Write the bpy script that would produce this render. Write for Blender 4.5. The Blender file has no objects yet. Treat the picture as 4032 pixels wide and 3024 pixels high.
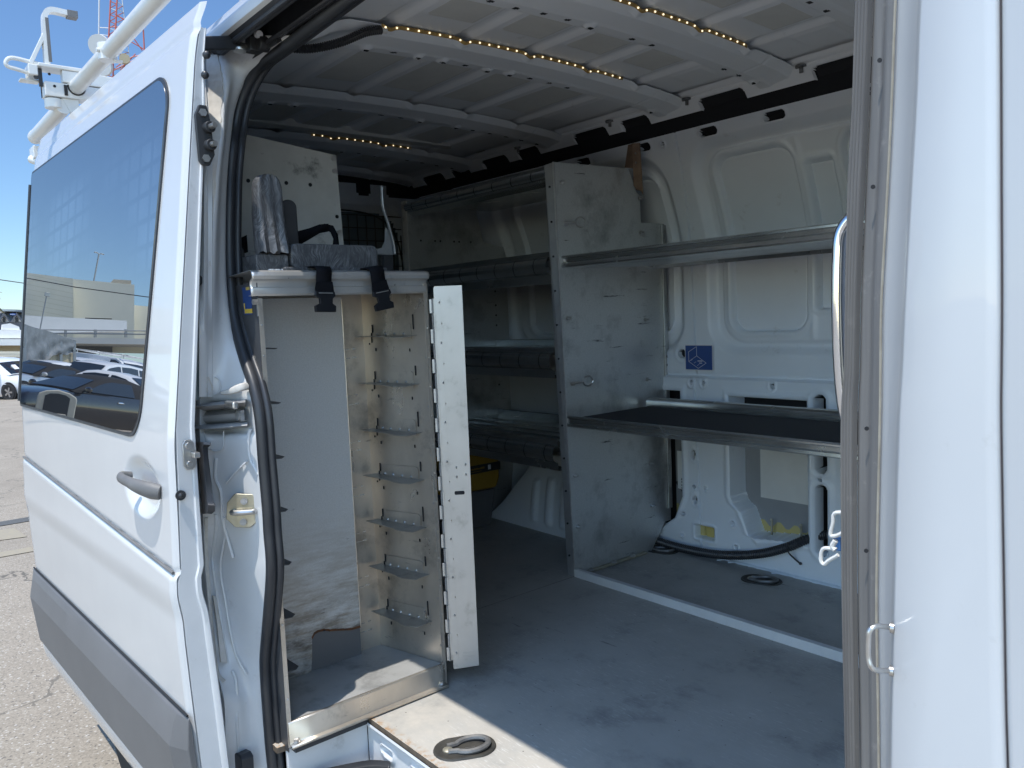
import bpy, bmesh, math, random
import numpy as np
from mathutils import Vector, Matrix
random.seed(7)
R = math.radians
sc = bpy.context.scene
COL = sc.collection

# ------------------------------------------------------------------ camera frame (used to measure real planes)
MROT = np.array([[0.6425772, 0.7651065, -0.0413116], [0.0401326, -0.0874495, -0.9953602], [-0.7651692, 0.6379378, -0.0868988]])
FPX = 3130.0
CAMZ = 1.0
def at(u, v, ax, val):
    """point of the real plane axis=val seen along a measured direction"""
    d = MROT.T @ np.array([(u - 2016) / FPX, (v - 1512) / FPX, 1.0])
    t = (val - (CAMZ if ax == 2 else 0)) / d[ax]
    p = d * t
    return Vector((p[0], p[1], p[2] + CAMZ))

# ------------------------------------------------------------------ materials
MATS = {}
def mat(name, col, rough=.5, metal=0., coat=0., spec=.5, ior=None, emit=None, estr=0., var=None, vscale=6., vstretch=(1, 1, 1),
        bump=0., bscale=200., dirt=None, dscale=3., dlo=.5, dhi=.7, rvar=0., scratch=None, sstretch=(3, 60, 60), slo=.66, shi=.70, coatr=.03, extra=None):
    m = bpy.data.materials.new(name); m.use_nodes = True
    nt = m.node_tree; N = nt.nodes; L = nt.links
    b = N['Principled BSDF']
    b.inputs['Base Color'].default_value = (*col, 1)
    b.inputs['Roughness'].default_value = rough
    b.inputs['Metallic'].default_value = metal
    b.inputs['Coat Weight'].default_value = coat
    b.inputs['Coat Roughness'].default_value = coatr
    b.inputs['Specular IOR Level'].default_value = spec
    if ior: b.inputs['IOR'].default_value = ior
    if emit:
        b.inputs['Emission Color'].default_value = (*emit, 1); b.inputs['Emission Strength'].default_value = estr
    tc = N.new('ShaderNodeTexCoord')
    def noise(scale, stretch=(1, 1, 1), detail=6, rough=.6):
        mp = N.new('ShaderNodeMapping'); mp.inputs['Scale'].default_value = stretch
        L.new(tc.outputs['Object'], mp.inputs['Vector'])
        n = N.new('ShaderNodeTexNoise'); n.inputs['Scale'].default_value = scale
        n.inputs['Detail'].default_value = detail; n.inputs['Roughness'].default_value = rough
        L.new(mp.outputs[0], n.inputs['Vector']); return n.outputs['Fac']
    def ramp(src, lo, hi):
        r = N.new('ShaderNodeMapRange'); r.inputs['From Min'].default_value = lo; r.inputs['From Max'].default_value = hi
        L.new(src, r.inputs['Value']); return r.outputs[0]
    def mix(fac, a, c):
        x = N.new('ShaderNodeMix'); x.data_type = 'RGBA'; L.new(fac, x.inputs['Factor'])
        for s, v in ((x.inputs['A'], a), (x.inputs['B'], c)):
            if isinstance(v, tuple): s.default_value = (*v, 1)
            else: L.new(v, s)
        return x.outputs['Result']
    c = None
    if var: c = mix(ramp(noise(vscale, vstretch), .3, .7), tuple(col), tuple(var))
    if dirt: c = mix(ramp(noise(dscale, (1, 1, 1), 9, .7), dlo, dhi), c or tuple(col), tuple(dirt))
    if scratch:
        c = mix(ramp(noise(1.0, sstretch, 8, .65), slo, shi), c or tuple(col), tuple(scratch))
    if extra: c = extra(nt, tc, noise, ramp, mix, c or tuple(col))
    if c is not None: L.new(c, b.inputs['Base Color'])
    if rvar:
        rr = N.new('ShaderNodeMapRange'); rr.inputs['To Min'].default_value = max(.02, rough - rvar); rr.inputs['To Max'].default_value = rough + rvar
        rr.inputs['From Min'].default_value = .3; rr.inputs['From Max'].default_value = .7
        L.new(noise(vscale * 1.7, vstretch), rr.inputs['Value']); L.new(rr.outputs[0], b.inputs['Roughness'])
    if bump:
        bp = N.new('ShaderNodeBump'); bp.inputs['Strength'].default_value = bump; bp.inputs['Distance'].default_value = .002
        L.new(noise(bscale), bp.inputs['Height']); L.new(bp.outputs[0], b.inputs['Normal'])
    MATS[name] = m
    return m

def build_materials():
    mat('van_paint', (.55, .56, .57), .32, coat=.5, var=(.52, .53, .538), vscale=2.2, dirt=(.40, .395, .38), dscale=14, dlo=.63, dhi=.82, scratch=(.42, .42, .41), sstretch=(40, 40, 9), slo=.70, shi=.78)
    mat('door_paint', (.61, .612, .61), .25, coat=.7, var=(.57, .572, .57), vscale=3, dirt=(.50, .48, .45), dscale=38, dlo=.66, dhi=.86)
    mat('jamb_paint', (.68, .69, .70), .36, coat=.3, var=(.61, .62, .63), vscale=6, dirt=(.38, .37, .35), dscale=11, dlo=.62, dhi=.82)
    mat('tan_sealer', (.36, .33, .27), .7, var=(.26, .235, .19), vscale=60)
    mat('seam_sealer', (.66, .64, .60), .55, var=(.52, .49, .45), vscale=30, bump=.4, bscale=60)
    mat('inner_paint', (.775, .825, .875), .42, coat=.15, var=(.71, .76, .81), vscale=2.5, dirt=(.36, .35, .33), dscale=7, dlo=.62, dhi=.85,
        scratch=(.22, .21, .20), sstretch=(5, 2, 60), slo=.72, shi=.80)
    mat('outer_skin', (.30, .31, .32), .5, var=(.25, .26, .27), vscale=4)
    mat('post_dark', (.36, .37, .38), .4, metal=.5, var=(.28, .29, .30), vscale=20)
    mat('roof_inner', (.82, .845, .875), .45, var=(.755, .78, .81), vscale=2, dirt=(.36, .35, .33), dscale=8, dlo=.64, dhi=.86)
    mat('pad', (.70, .70, .67), .7, var=(.63, .63, .605), vscale=9)
    mat('pad_yellow', (.55, .45, .14), .8, var=(.45, .40, .2), vscale=12)
    mat('cavity', (.012, .013, .016), .8)  # near-black for holes and gaps: their unlit depth is put into the colour
    mat('foam_black', (.010, .011, .014), .9, bump=.4, bscale=60)
    mat('rubber', (.022, .024, .029), .42, var=(.035, .037, .042), vscale=12, rvar=.08)
    mat('gap_grey', (.17, .16, .20), .6)
    mat('rubber_worn', (.115, .112, .112), .6, var=(.19, .183, .175), vscale=3, vstretch=(30, 30, 1), dirt=(.26, .25, .235), dscale=30, dlo=.58, dhi=.75)
    mat('black_plastic', (.02, .021, .024), .5, var=(.03, .031, .034), vscale=14)
    mat('ring_steel', (.22, .215, .21), .45, metal=.4, var=(.12, .118, .115), vscale=40)
    mat('dusty_black', (.022, .022, .022), .55, var=(.07, .064, .052), vscale=22)
    mat('grey_plastic', (.135, .135, .138), .5, var=(.115, .115, .118), vscale=5, bump=.25, bscale=420, dirt=(.21, .2, .19), dscale=20, dlo=.62, dhi=.82)
    mat('handle_plastic', (.17, .165, .16), .55, var=(.12, .117, .115), vscale=20, bump=.2, bscale=300)
    mat('rail_grime', (.30, .30, .30), .38, metal=.75, var=(.10, .10, .10), vscale=8, vstretch=(.3, 1, 14), dirt=(.55, .53, .5), dscale=15, dlo=.58, dhi=.75)
    mat('rail_steel', (.46, .46, .465), .4, metal=.35, var=(.26, .26, .26), vscale=7, vstretch=(.4, 1, 12), dirt=(.16, .155, .15), dscale=16, dlo=.6, dhi=.8)
    mat('galv_shaded', (.09, .094, .102), .45, metal=.3, var=(.07, .073, .08), vscale=30)  # shaded copy of the bare metal, the shade put into its colour
    mat('steel', (.60, .60, .60), .32, metal=.9, var=(.45, .44, .42), vscale=40)
    mat('zinc_yellow', (.46, .43, .34), .38, metal=.6, var=(.34, .31, .23), vscale=34)
    mat('aluminium', (.70, .635, .55), .34, metal=.78, var=(.50, .45, .39), vscale=6, vstretch=(1, 1, .6), dirt=(.24, .22, .195), dscale=9, dlo=.54, dhi=.80, rvar=.1,
        scratch=(.20, .19, .175), sstretch=(12, 12, 55), slo=.65, shi=.75)
    mat('alu_flap', (.53, .525, .515), .38, metal=.6, var=(.44, .435, .425), vscale=7, dirt=(.25, .24, .225), dscale=14, dlo=.56, dhi=.82, scratch=(.26, .25, .24), sstretch=(20, 20, 80), slo=.72, shi=.77)
    mat('alu_top', (.52, .515, .50), .34, metal=.72, var=(.56, .55, .53), vscale=9, dirt=(.32, .31, .29), dscale=13, dlo=.58, dhi=.82, rvar=.08, scratch=(.25, .24, .23), sstretch=(20, 20, 70), slo=.70, shi=.76)
    mat('leaf_metal', (.46, .45, .43), .34, metal=.8, var=(.34, .33, .315), vscale=12, dirt=(.18, .175, .165), dscale=20, dlo=.56, dhi=.76)
    mat('alu_floor', (.52, .52, .51), .5, metal=.5, var=(.42, .42, .41), vscale=8, dirt=(.22, .216, .21), dscale=8, dlo=.5, dhi=.75, scratch=(.5, .5, .49), sstretch=(25, 4, 10), slo=.68, shi=.76)
    mat('galv', (.62, .635, .635), .40, metal=.72, var=(.53, .545, .545), vscale=160, vstretch=(1, 1, 1), dirt=(.19, .195, .20), dscale=4.5, dlo=.50, dhi=.78,
        scratch=(.06, .065, .07), sstretch=(10, 7, 60), slo=.635, shi=.715)
    mat('galv_sheet', (.64, .645, .64), .5, metal=.35, var=(.54, .545, .54), vscale=260, extra=sheet_dirt)
    mat('galv_lip', (.66, .68, .675), .24, metal=.92, var=(.54, .56, .555), vscale=6, vstretch=(1, 1, 1), rvar=.05)
    mat('galv_roll', (.68, .70, .68), .22, metal=.92, var=(.55, .57, .57), vscale=8, extra=roll_slits)
    mat('trim_strip', (.70, .72, .74), .45, metal=.3, var=(.62, .64, .66), vscale=14)
    mat('shelf_mat', (.022, .023, .027), .85, bump=.3, bscale=500)
    mat('board', (.58, .58, .565), .6, var=(.49, .49, .475), vscale=12, dirt=(.13, .13, .13), dscale=8, dlo=.57, dhi=.70, scratch=(.09, .09, .09), sstretch=(6, 9, 45), slo=.66, shi=.73)
    mat('floor', (.41, .40, .375), .6, var=(.33, .322, .302), vscale=5, bump=.3, bscale=700, dirt=(.19, .19, .19), dscale=5, dlo=.54, dhi=.76, scratch=(.16, .16, .16), sstretch=(7, 40, 1), slo=.64, shi=.72, extra=floor_extra)
    mat('floor_edge', (.16, .12, .085), .8, var=(.08, .065, .05), vscale=60)
    mat('rust', (.19, .075, .03), .85, var=(.07, .035, .02), vscale=50)
    mat('rust_bracket', (.24, .17, .12), .65, metal=.3, var=(.13, .085, .06), vscale=20)
    mat('scuffed_plastic', (.060, .062, .068), .5, var=(.040, .042, .046), vscale=10, extra=scuffs)
    mat('webbing', (.007, .0075, .010), .9, spec=.12, bump=.5, bscale=400)
    mat('buckle', (.010, .011, .014), .4, spec=.25)
    mat('chrome', (.72, .74, .78), .06, metal=1.)
    mat('white_metal', (.72, .72, .70), .35, coat=.4, var=(.63, .62, .58), vscale=9, dirt=(.5, .44, .36), dscale=18, dlo=.66, dhi=.82)
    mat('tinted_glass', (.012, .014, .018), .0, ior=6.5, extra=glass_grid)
    mat('green_glass', (.20, .25, .26), .15)
    mat('car_glass', (.012, .015, .017), .02, ior=1.7)
    mat('dark_glass', (.16, .20, .235), .2)
    mat('led_tape', (.50, .33, .10), .5, var=(.30, .18, .06), vscale=50, vstretch=(1, 1, 1))
    mat('led', (1, .9, .7), .4, emit=(1, .86, .58), estr=1.5)
    mat('sticker_blue', (.012, .060, .24), .35)
    mat('sticker_white', (.72, .73, .75), .5)
    mat('sticker_yellow', (.75, .52, .06), .5)
    mat('case_yellow', (.36, .215, .02), .55, var=(.29, .17, .018), vscale=10)
    mat('blue_plastic', (.05, .16, .4), .4)
    mat('asphalt', (.30, .26, .205), .9, extra=asphalt_extra, bump=.6, bscale=120)
    mat('concrete', (.52, .50, .46), .85, var=(.44, .42, .385), vscale=4, dirt=(.33, .31, .28), dscale=3, dlo=.58, dhi=.8, bump=.3, bscale=150)
    mat('road_yellow', (.33, .285, .20), .85, var=(.28, .25, .20), vscale=30)
    mat('grate', (.12, .12, .115), .7, var=(.07, .07, .065), vscale=50)
    mat('white_wall', (.80, .79, .76), .8, var=(.74, .73, .70), vscale=.6)
    mat('beige_wall', (.86, .80, .64), .85, var=(.75, .715, .59), vscale=.4, extra=block_lines)
    mat('beige_plain', (.88, .83, .69), .85, var=(.77, .74, .63), vscale=.3)
    mat('tan_wall', (.42, .36, .25), .85, var=(.38, .33, .23), vscale=.5)
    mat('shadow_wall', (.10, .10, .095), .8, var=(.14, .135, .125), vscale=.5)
    mat('dark_roof', (.07, .073, .085), .7, var=(.10, .105, .12), vscale=2)
    mat('grey_roof', (.25, .26, .28), .6)
    mat('tower_red', (.42, .10, .07), .5)
    mat('tower_white', (.6, .6, .6), .5)
    mat('galv_far', (.35, .37, .38), .5, metal=.4)
    mat('car_white', (.76, .77, .78), .25, coat=.8)
    mat('car_black', (.012, .012, .014), .2, coat=1., coatr=.02)
    mat('car_silver', (.50, .51, .52), .28, metal=.5, coat=.7)
    mat('soft_top', (.006, .006, .007), .85, bump=.3, bscale=300)
    mat('tyre', (.018, .018, .018), .8)
    mat('rim', (.5, .5, .51), .3, metal=.9)
    mat('car_trim', (.015, .015, .016), .5)
    mat('tail_red', (.35, .02, .015), .25)
    mat('orange', (.75, .25, .03), .5)
    mat('paper', (.75, .76, .74), .7)
    mat('bin_beige', (.44, .41, .34), .6, var=(.38, .35, .29), vscale=8)
    mat('tarp', (.21, .225, .235), .6, var=(.13, .14, .145), vscale=3, dirt=(.35, .36, .35), dscale=5, dlo=.55, dhi=.75)
    mat('lamp_glass', (.4, .43, .42), .2)
    mat('leaf', (.16, .16, .075), .7, var=(.24, .21, .11), vscale=3)
    mat('bark', (.12, .09, .06), .9)
    mat('wire', (.05, .05, .05), .7)

def _v(nt, tc): return tc.outputs['Object']
def _sep(nt, tc):
    s = nt.nodes.new('ShaderNodeSeparateXYZ'); nt.links.new(tc.outputs['Object'], s.inputs[0]); return s
def _m(nt, op, a, b=None, c=None):
    n = nt.nodes.new('ShaderNodeMath'); n.operation = op
    for i, v in enumerate((a, b, c)):
        if v is None: continue
        if isinstance(v, (int, float)): n.inputs[i].default_value = v
        else: nt.links.new(v, n.inputs[i])
    return n.outputs[0]
def sheet_dirt(nt, tc, noise, ramp, mix, c):
    s = _sep(nt, tc)
    d = _m(nt, 'MULTIPLY', ramp(noise(9, (1, 1.2, 7), 9, .7), .38, .60), ramp(s.outputs['Z'], .50, .20))
    c = mix(_m(nt, 'MULTIPLY', d, .8), c, (.30, .25, .19))
    d2 = _m(nt, 'MULTIPLY', ramp(noise(6, (1, 1.6, 4), 9, .72), .42, .60), ramp(s.outputs['Z'], .28, .14))
    c = mix(_m(nt, 'MULTIPLY', d2, .85), c, (.085, .078, .070))
    sc_ = _m(nt, 'MULTIPLY', ramp(noise(1, (12, 14, 60), 8, .65), .64, .70), ramp(s.outputs['Z'], .62, .35))
    return mix(sc_, c, (.09, .085, .08))
def roll_slits(nt, tc, noise, ramp, mix, c):
    s = _sep(nt, tc)
    fr = _m(nt, 'FRACT', _m(nt, 'ADD', _m(nt, 'DIVIDE', s.outputs['X'], .116), _m(nt, 'MULTIPLY', s.outputs['Z'], .25)))
    return mix(_m(nt, 'LESS_THAN', fr, .035), c, (.02, .02, .02))
def floor_extra(nt, tc, noise, ramp, mix, c):
    s = _sep(nt, tc)
    near = ramp(s.outputs['Y'], 1.32, 1.02)
    dust = _m(nt, 'MULTIPLY', ramp(noise(9, (1, 1, 1), 9, .7), .30, .62), near)
    c = mix(dust, c, (.50, .465, .41))
    fine = _m(nt, 'MULTIPLY', ramp(noise(1, (30, 260, 1), 5, .65), .56, .68), ramp(noise(3.2, (1, 1, 1), 5, .6), .42, .62))
    c = mix(fine, c, (.60, .60, .58))
    grit = nt.nodes.new('ShaderNodeTexVoronoi'); grit.inputs['Scale'].default_value = 26; nt.links.new(tc.outputs['Object'], grit.inputs['Vector'])
    c = mix(_m(nt, 'LESS_THAN', grit.outputs['Distance'], .055), c, (.16, .15, .14))
    edge = _m(nt, 'MULTIPLY', ramp(s.outputs['Y'], .958, .936), ramp(noise(60, (1, 1, 1), 6, .7), .46, .60))
    return mix(edge, c, (.38, .24, .13))
def scuffs(nt, tc, noise, ramp, mix, c):
    w = nt.nodes.new('ShaderNodeTexNoise'); w.inputs['Scale'].default_value = 9; w.inputs['Detail'].default_value = 2
    nt.links.new(tc.outputs['Object'], w.inputs['Vector'])
    ad = nt.nodes.new('ShaderNodeVectorMath'); ad.operation = 'MULTIPLY_ADD'; ad.inputs[1].default_value = (.12, .12, .12)
    nt.links.new(w.outputs['Color'], ad.inputs[0]); nt.links.new(tc.outputs['Object'], ad.inputs[2])
    mp = nt.nodes.new('ShaderNodeMapping'); mp.inputs['Scale'].default_value = (60, 260, 34); nt.links.new(ad.outputs[0], mp.inputs['Vector'])
    n = nt.nodes.new('ShaderNodeTexNoise'); n.inputs['Scale'].default_value = 1; n.inputs['Detail'].default_value = 7; n.inputs['Roughness'].default_value = .7
    nt.links.new(mp.outputs[0], n.inputs['Vector'])
    a = ramp(n.outputs['Fac'], .44, .66); b = ramp(noise(16, (1, 1, 1), 4, .6), .30, .65)
    return mix(_m(nt, 'MULTIPLY', a, b), c, (.21, .214, .225))
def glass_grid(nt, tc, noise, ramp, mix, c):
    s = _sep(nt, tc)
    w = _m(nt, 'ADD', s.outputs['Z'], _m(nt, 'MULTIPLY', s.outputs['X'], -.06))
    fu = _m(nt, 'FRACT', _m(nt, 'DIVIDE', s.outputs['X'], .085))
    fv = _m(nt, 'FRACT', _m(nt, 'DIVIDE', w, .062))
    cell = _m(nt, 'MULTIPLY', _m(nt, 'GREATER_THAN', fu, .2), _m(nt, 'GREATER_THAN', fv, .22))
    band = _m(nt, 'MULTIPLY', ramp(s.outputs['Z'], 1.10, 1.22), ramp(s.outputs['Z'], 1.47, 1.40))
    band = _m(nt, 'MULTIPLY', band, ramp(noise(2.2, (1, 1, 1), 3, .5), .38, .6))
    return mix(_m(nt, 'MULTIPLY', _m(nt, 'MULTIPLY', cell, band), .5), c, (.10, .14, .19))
def asphalt_extra(nt, tc, noise, ramp, mix, c):
    L = nt.links
    v = nt.nodes.new('ShaderNodeTexVoronoi'); v.inputs['Scale'].default_value = 125; L.new(_v(nt, tc), v.inputs['Vector'])
    sp = nt.nodes.new('ShaderNodeSeparateColor'); L.new(v.outputs['Color'], sp.inputs[0])
    c = mix(ramp(sp.outputs[0], .0, 1.), (.245, .212, .168), (.355, .31, .25))
    c = mix(ramp(sp.outputs[1], .93, .98), c, (.52, .49, .44)); c = mix(ramp(sp.outputs[2], .93, .98), c, (.12, .108, .095))
    c = mix(_m(nt, 'MULTIPLY', ramp(noise(.7, (1, 1, 1), 8, .65), .40, .7), .5), c, (.185, .16, .125))
    v2 = nt.nodes.new('ShaderNodeTexVoronoi'); v2.feature = 'DISTANCE_TO_EDGE'; v2.inputs['Scale'].default_value = .30
    mp = nt.nodes.new('ShaderNodeVectorMath'); mp.operation = 'ADD'
    nz = nt.nodes.new('ShaderNodeTexNoise'); nz.inputs['Scale'].default_value = 2.5; nz.inputs['Detail'].default_value = 6
    L.new(_v(nt, tc), nz.inputs['Vector']); L.new(_v(nt, tc), mp.inputs[0]); L.new(nz.outputs['Color'], mp.inputs[1])
    L.new(mp.outputs[0], v2.inputs['Vector'])
    cr = _m(nt, 'LESS_THAN', v2.outputs['Distance'], .0035)
    cr = _m(nt, 'MULTIPLY', cr, ramp(noise(.35, (1, 1, 1), 2, .5), .42, .55))
    return mix(cr, c, (.12, .108, .09))
def block_lines(nt, tc, noise, ramp, mix, c):
    s = _sep(nt, tc)
    f1 = _m(nt, 'LESS_THAN', _m(nt, 'FRACT', _m(nt, 'DIVIDE', s.outputs['Z'], .42)), .10)
    return mix(_m(nt, 'MULTIPLY', f1, .5), c, (.55, .52, .42))
build_materials()

# ------------------------------------------------------------------ mesh helpers
LOCAL = set()
class MB:
    """collects shapes and links them as ONE mesh object"""
    def __init__(s): s.v = []; s.f = []; s.m = []; s.p = []
    def piece(s):
        s.p.append((len(s.v), len(s.f))); return s
    def add(s, vs, fs, m=0):
        o = len(s.v); s.v += [tuple(map(float, p)) for p in vs]
        s.f += [tuple(i + o for i in f) for f in fs]; s.m += [m] * len(fs); return s
    def box(s, c, d, rot=None, m=0):
        x, y, z = [k / 2 for k in d]
        vs = [Vector(p) for p in ((-x, -y, -z), (x, -y, -z), (x, y, -z), (-x, y, -z), (-x, -y, z), (x, -y, z), (x, y, z), (-x, y, z))]
        if rot is not None: vs = [rot @ p for p in vs]
        return s.add([p + Vector(c) for p in vs], [(0, 3, 2, 1), (4, 5, 6, 7), (0, 1, 5, 4), (1, 2, 6, 5), (2, 3, 7, 6), (3, 0, 4, 7)], m)
    def bx(s, x0, x1, y0, y1, z0, z1, m=0): return s.box(((x0 + x1) / 2, (y0 + y1) / 2, (z0 + z1) / 2), (x1 - x0, y1 - y0, z1 - z0), None, m)
    def bar(s, a, b, w, h, up=(0, 0, 1), m=0):
        a, b = Vector(a), Vector(b); d = (b - a).normalized(); u = Vector(up)
        if abs(d.dot(u)) > .98: u = Vector((1, 0, 0))
        x = d.cross(u).normalized(); y = x.cross(d)
        vs = []
        for p in (a, b):
            for sx, sy in ((-1, -1), (1, -1), (1, 1), (-1, 1)): vs.append(p + x * sx * w / 2 + y * sy * h / 2)
        return s.add(vs, [(3, 2, 1, 0), (4, 5, 6, 7), (0, 1, 5, 4), (1, 2, 6, 5), (2, 3, 7, 6), (3, 0, 4, 7)], m)
    def tube(s, path, r, n=10, m=0, cap=True, sx=1., closed=False, up=(0, 0, 1)):
        P = [Vector(p) for p in path]; rr = r if isinstance(r, (list, tuple)) else [r] * len(P)
        rings = []
        u = None
        for i, p in enumerate(P):
            if closed: d = (P[(i + 1) % len(P)] - P[i - 1])
            else: d = (P[min(i + 1, len(P) - 1)] - P[max(i - 1, 0)])
            d.normalize()
            if u is None:
                u = Vector(up)
                if abs(d.dot(u)) > .95: u = Vector((0, 1, 0))
            u = (u - d * u.dot(d)).normalized(); w = d.cross(u)
            rings.append([p + (w * math.cos(2 * math.pi * k / n) * sx + u * math.sin(2 * math.pi * k / n)) * rr[i] for k in range(n)])
        vs = [q for g in rings for q in g]; fs = []
        k_ = len(P) if closed else len(P) - 1
        for i in range(k_):
            j = (i + 1) % len(P)
            for k in range(n): fs.append((i * n + k, i * n + (k + 1) % n, j * n + (k + 1) % n, j * n + k))
        if cap and not closed: fs += [tuple(range(n))[::-1], tuple((len(P) - 1) * n + k for k in range(n))]
        return s.add(vs, fs, m)
    def cyl(s, a, b, r, n=14, m=0, r2=None): return s.tube([a, b], [r, r if r2 is None else r2], n, m)
    def prism(s, poly, d, m=0, mside=None):
        P = [Vector(p) for p in poly]; d = Vector(d); n = len(P)
        s.add(P, [tuple(range(n))], m); s.add([p + d for p in P], [tuple(range(n))[::-1]], m)
        return s.add(P + [p + d for p in P], [(i, i + n, (i + 1) % n + n, (i + 1) % n) for i in range(n)], m if mside is None else mside)
    def quad(s, *p, m=0): return s.add(p, [tuple(range(len(p)))], m)
    def sphere(s, c, r, n=10, m=0, sc_=(1, 1, 1)):
        vs = []; fs = []; k = n // 2
        for i in range(k + 1):
            for j in range(n):
                a = math.pi * i / k; b = 2 * math.pi * j / n
                vs.append(Vector(c) + Vector((math.sin(a) * math.cos(b) * sc_[0], math.sin(a) * math.sin(b) * sc_[1], math.cos(a) * sc_[2])) * r)
        for i in range(k):
            for j in range(n): fs.append((i * n + j, (i + 1) * n + j, (i + 1) * n + (j + 1) % n, i * n + (j + 1) % n))
        return s.add(vs, fs, m)
    def loft(s, rings, m=0, closed=False):
        n = len(rings[0]); vs = [p for g in rings for p in g]; fs = []
        for i in range(len(rings) - 1):
            for k in range(n if closed else n - 1): fs.append((i * n + k, i * n + (k + 1) % n, (i + 1) * n + (k + 1) % n, (i + 1) * n + k))
        return s.add(vs, fs, m)
    def build(s, name, mats, parent=None, bevel=0, seg=2, smooth=35, sub=0, solid=0, merge=True):
        if len(s.p) > 1:                                              # every marked piece becomes an object of its own
            out = []
            for (a, b), (c, d) in zip(s.p, s.p[1:] + [(len(s.v), len(s.f))]):
                q = MB(); q.v = s.v[a:c]; q.f = [tuple(i - a for i in f) for f in s.f[b:d]]; q.m = s.m[b:d]
                out.append(q.build(name, mats, parent, bevel, seg, smooth, sub, solid, merge))
            return out[0]
        me = bpy.data.meshes.new(name); me.from_pydata(s.v, [], s.f); me.polygons.foreach_set('material_index', s.m)
        bm = bmesh.new(); bm.from_mesh(me)
        if merge: bmesh.ops.remove_doubles(bm, verts=bm.verts, dist=1e-5)
        bmesh.ops.recalc_face_normals(bm, faces=bm.faces)
        bm.to_mesh(me); bm.free()
        return link(name, me, mats, parent, bevel, seg, smooth, sub, solid)

def link(name, me, mats, parent=None, bevel=0, seg=2, smooth=35, sub=0, solid=0):
    if not isinstance(mats, (list, tuple)): mats = [mats]
    for m in mats: me.materials.append(MATS[m])
    if smooth:
        me.polygons.foreach_set('use_smooth', [True] * len(me.polygons))
        if smooth < 180: me.set_sharp_from_angle(angle=R(smooth))
    o = bpy.data.objects.new(name, me); COL.objects.link(o)
    if parent is not None:
        o.parent = parent
        if parent.name not in LOCAL: o.matrix_parent_inverse = wm(parent).inverted()
        else: LOCAL.add(o.name)
    if solid:
        md = o.modifiers.new('solid', 'SOLIDIFY'); md.thickness = solid; md.offset = 0
    if bevel:
        md = o.modifiers.new('bevel', 'BEVEL'); md.width = bevel; md.segments = seg; md.limit_method = 'ANGLE'; md.angle_limit = R(40)
        md.harden_normals = True
    if sub:
        md = o.modifiers.new('sub', 'SUBSURF'); md.levels = sub; md.render_levels = sub
    return o
def wm(o):
    m = o.matrix_basis.copy()
    if o.parent: m = wm(o.parent) @ o.matrix_parent_inverse @ m
    return m
def grid(name, P, mats, idx=None, keep=None, parent=None, smooth=40, solid=0):
    nv, nu = P.shape[:2]
    a = np.arange(nv * nu).reshape(nv, nu)
    F = np.stack([a[:-1, :-1], a[:-1, 1:], a[1:, 1:], a[1:, :-1]], -1).reshape(-1, 4)
    if keep is not None: F = F[keep.reshape(-1)]; idx = idx.reshape(-1)[keep.reshape(-1)] if idx is not None else None
    me = bpy.data.meshes.new(name)
    me.vertices.add(nv * nu); me.vertices.foreach_set('co', P.reshape(-1).astype(np.float32))
    me.loops.add(F.size); me.loops.foreach_set('vertex_index', F.reshape(-1).astype(np.int32))
    me.polygons.add(len(F)); me.polygons.foreach_set('loop_start', np.arange(0, F.size, 4, dtype=np.int32))
    if idx is not None: me.polygons.foreach_set('material_index', idx.reshape(-1).astype(np.int32))
    me.update(calc_edges=True); me.validate()
    return link(name, me, mats, parent, smooth=smooth, solid=solid)
def empty(name, loc, label=None, cat=None, group=None, rz=0, local=False):
    o = bpy.data.objects.new(name, None); COL.objects.link(o); o.location = loc; o.rotation_euler = (0, 0, rz); o.empty_display_size = .1
    o.matrix_basis = Matrix.Translation(loc) @ Matrix.Rotation(rz, 4, 'Z')
    if local: LOCAL.add(o.name)
    return tag(o, label, cat, group)
def tag(o, label=None, cat=None, group=None, kind=None):
    for k, v in (('label', label), ('category', cat), ('group', group), ('kind', kind)):
        if v: o[k] = v
    return o
def sdbox(x, z, x0, x1, z0, z1, r):
    cx, cz, hx, hz = (x0 + x1) / 2, (z0 + z1) / 2, (x1 - x0) / 2 - r, (z1 - z0) / 2 - r
    dx, dz = np.abs(x - cx) - hx, np.abs(z - cz) - hz
    return np.hypot(np.maximum(dx, 0), np.maximum(dz, 0)) + np.minimum(np.maximum(dx, dz), 0) - r
def sst(x, a, b):
    t = np.clip((x - a) / (b - a), 0, 1); return t * t * (3 - 2 * t)
def spline(pts, n=8):
    P = [Vector(p) for p in pts]; out = []
    for i in range(len(P) - 1):
        a, b, c, d = P[max(i - 1, 0)], P[i], P[i + 1], P[min(i + 2, len(P) - 1)]
        for k in range(n):
            t = k / n
            out.append(.5 * ((2 * b) + (c - a) * t + (2 * a - 5 * b + 4 * c - d) * t * t + (3 * b - a - 3 * c + d) * t ** 3))
    out.append(P[-1]); return out
def spl2(rings, n):
    cols = [spline([r[k] for r in rings], n) for k in range(len(rings[0]))]
    return [[c[i] for c in cols] for i in range(len(cols[0]))]
def corrugated(path, r, pitch=.008, amp=.12, n=10):
    P = spline(path, 12); L = [0]
    for a, b in zip(P, P[1:]): L.append(L[-1] + (b - a).length)
    k = int(L[-1] / (pitch / 2)); out = []; rr = []; j = 0
    for i in range(k + 1):
        t = L[-1] * i / k
        while j < len(P) - 2 and L[j + 1] < t: j += 1
        f = (t - L[j]) / max(L[j + 1] - L[j], 1e-6); out.append(P[j].lerp(P[j + 1], f)); rr.append(r * (1 + (amp if i % 2 else -amp)))
    m = MB(); m.tube(out, rr, n); return m
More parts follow.
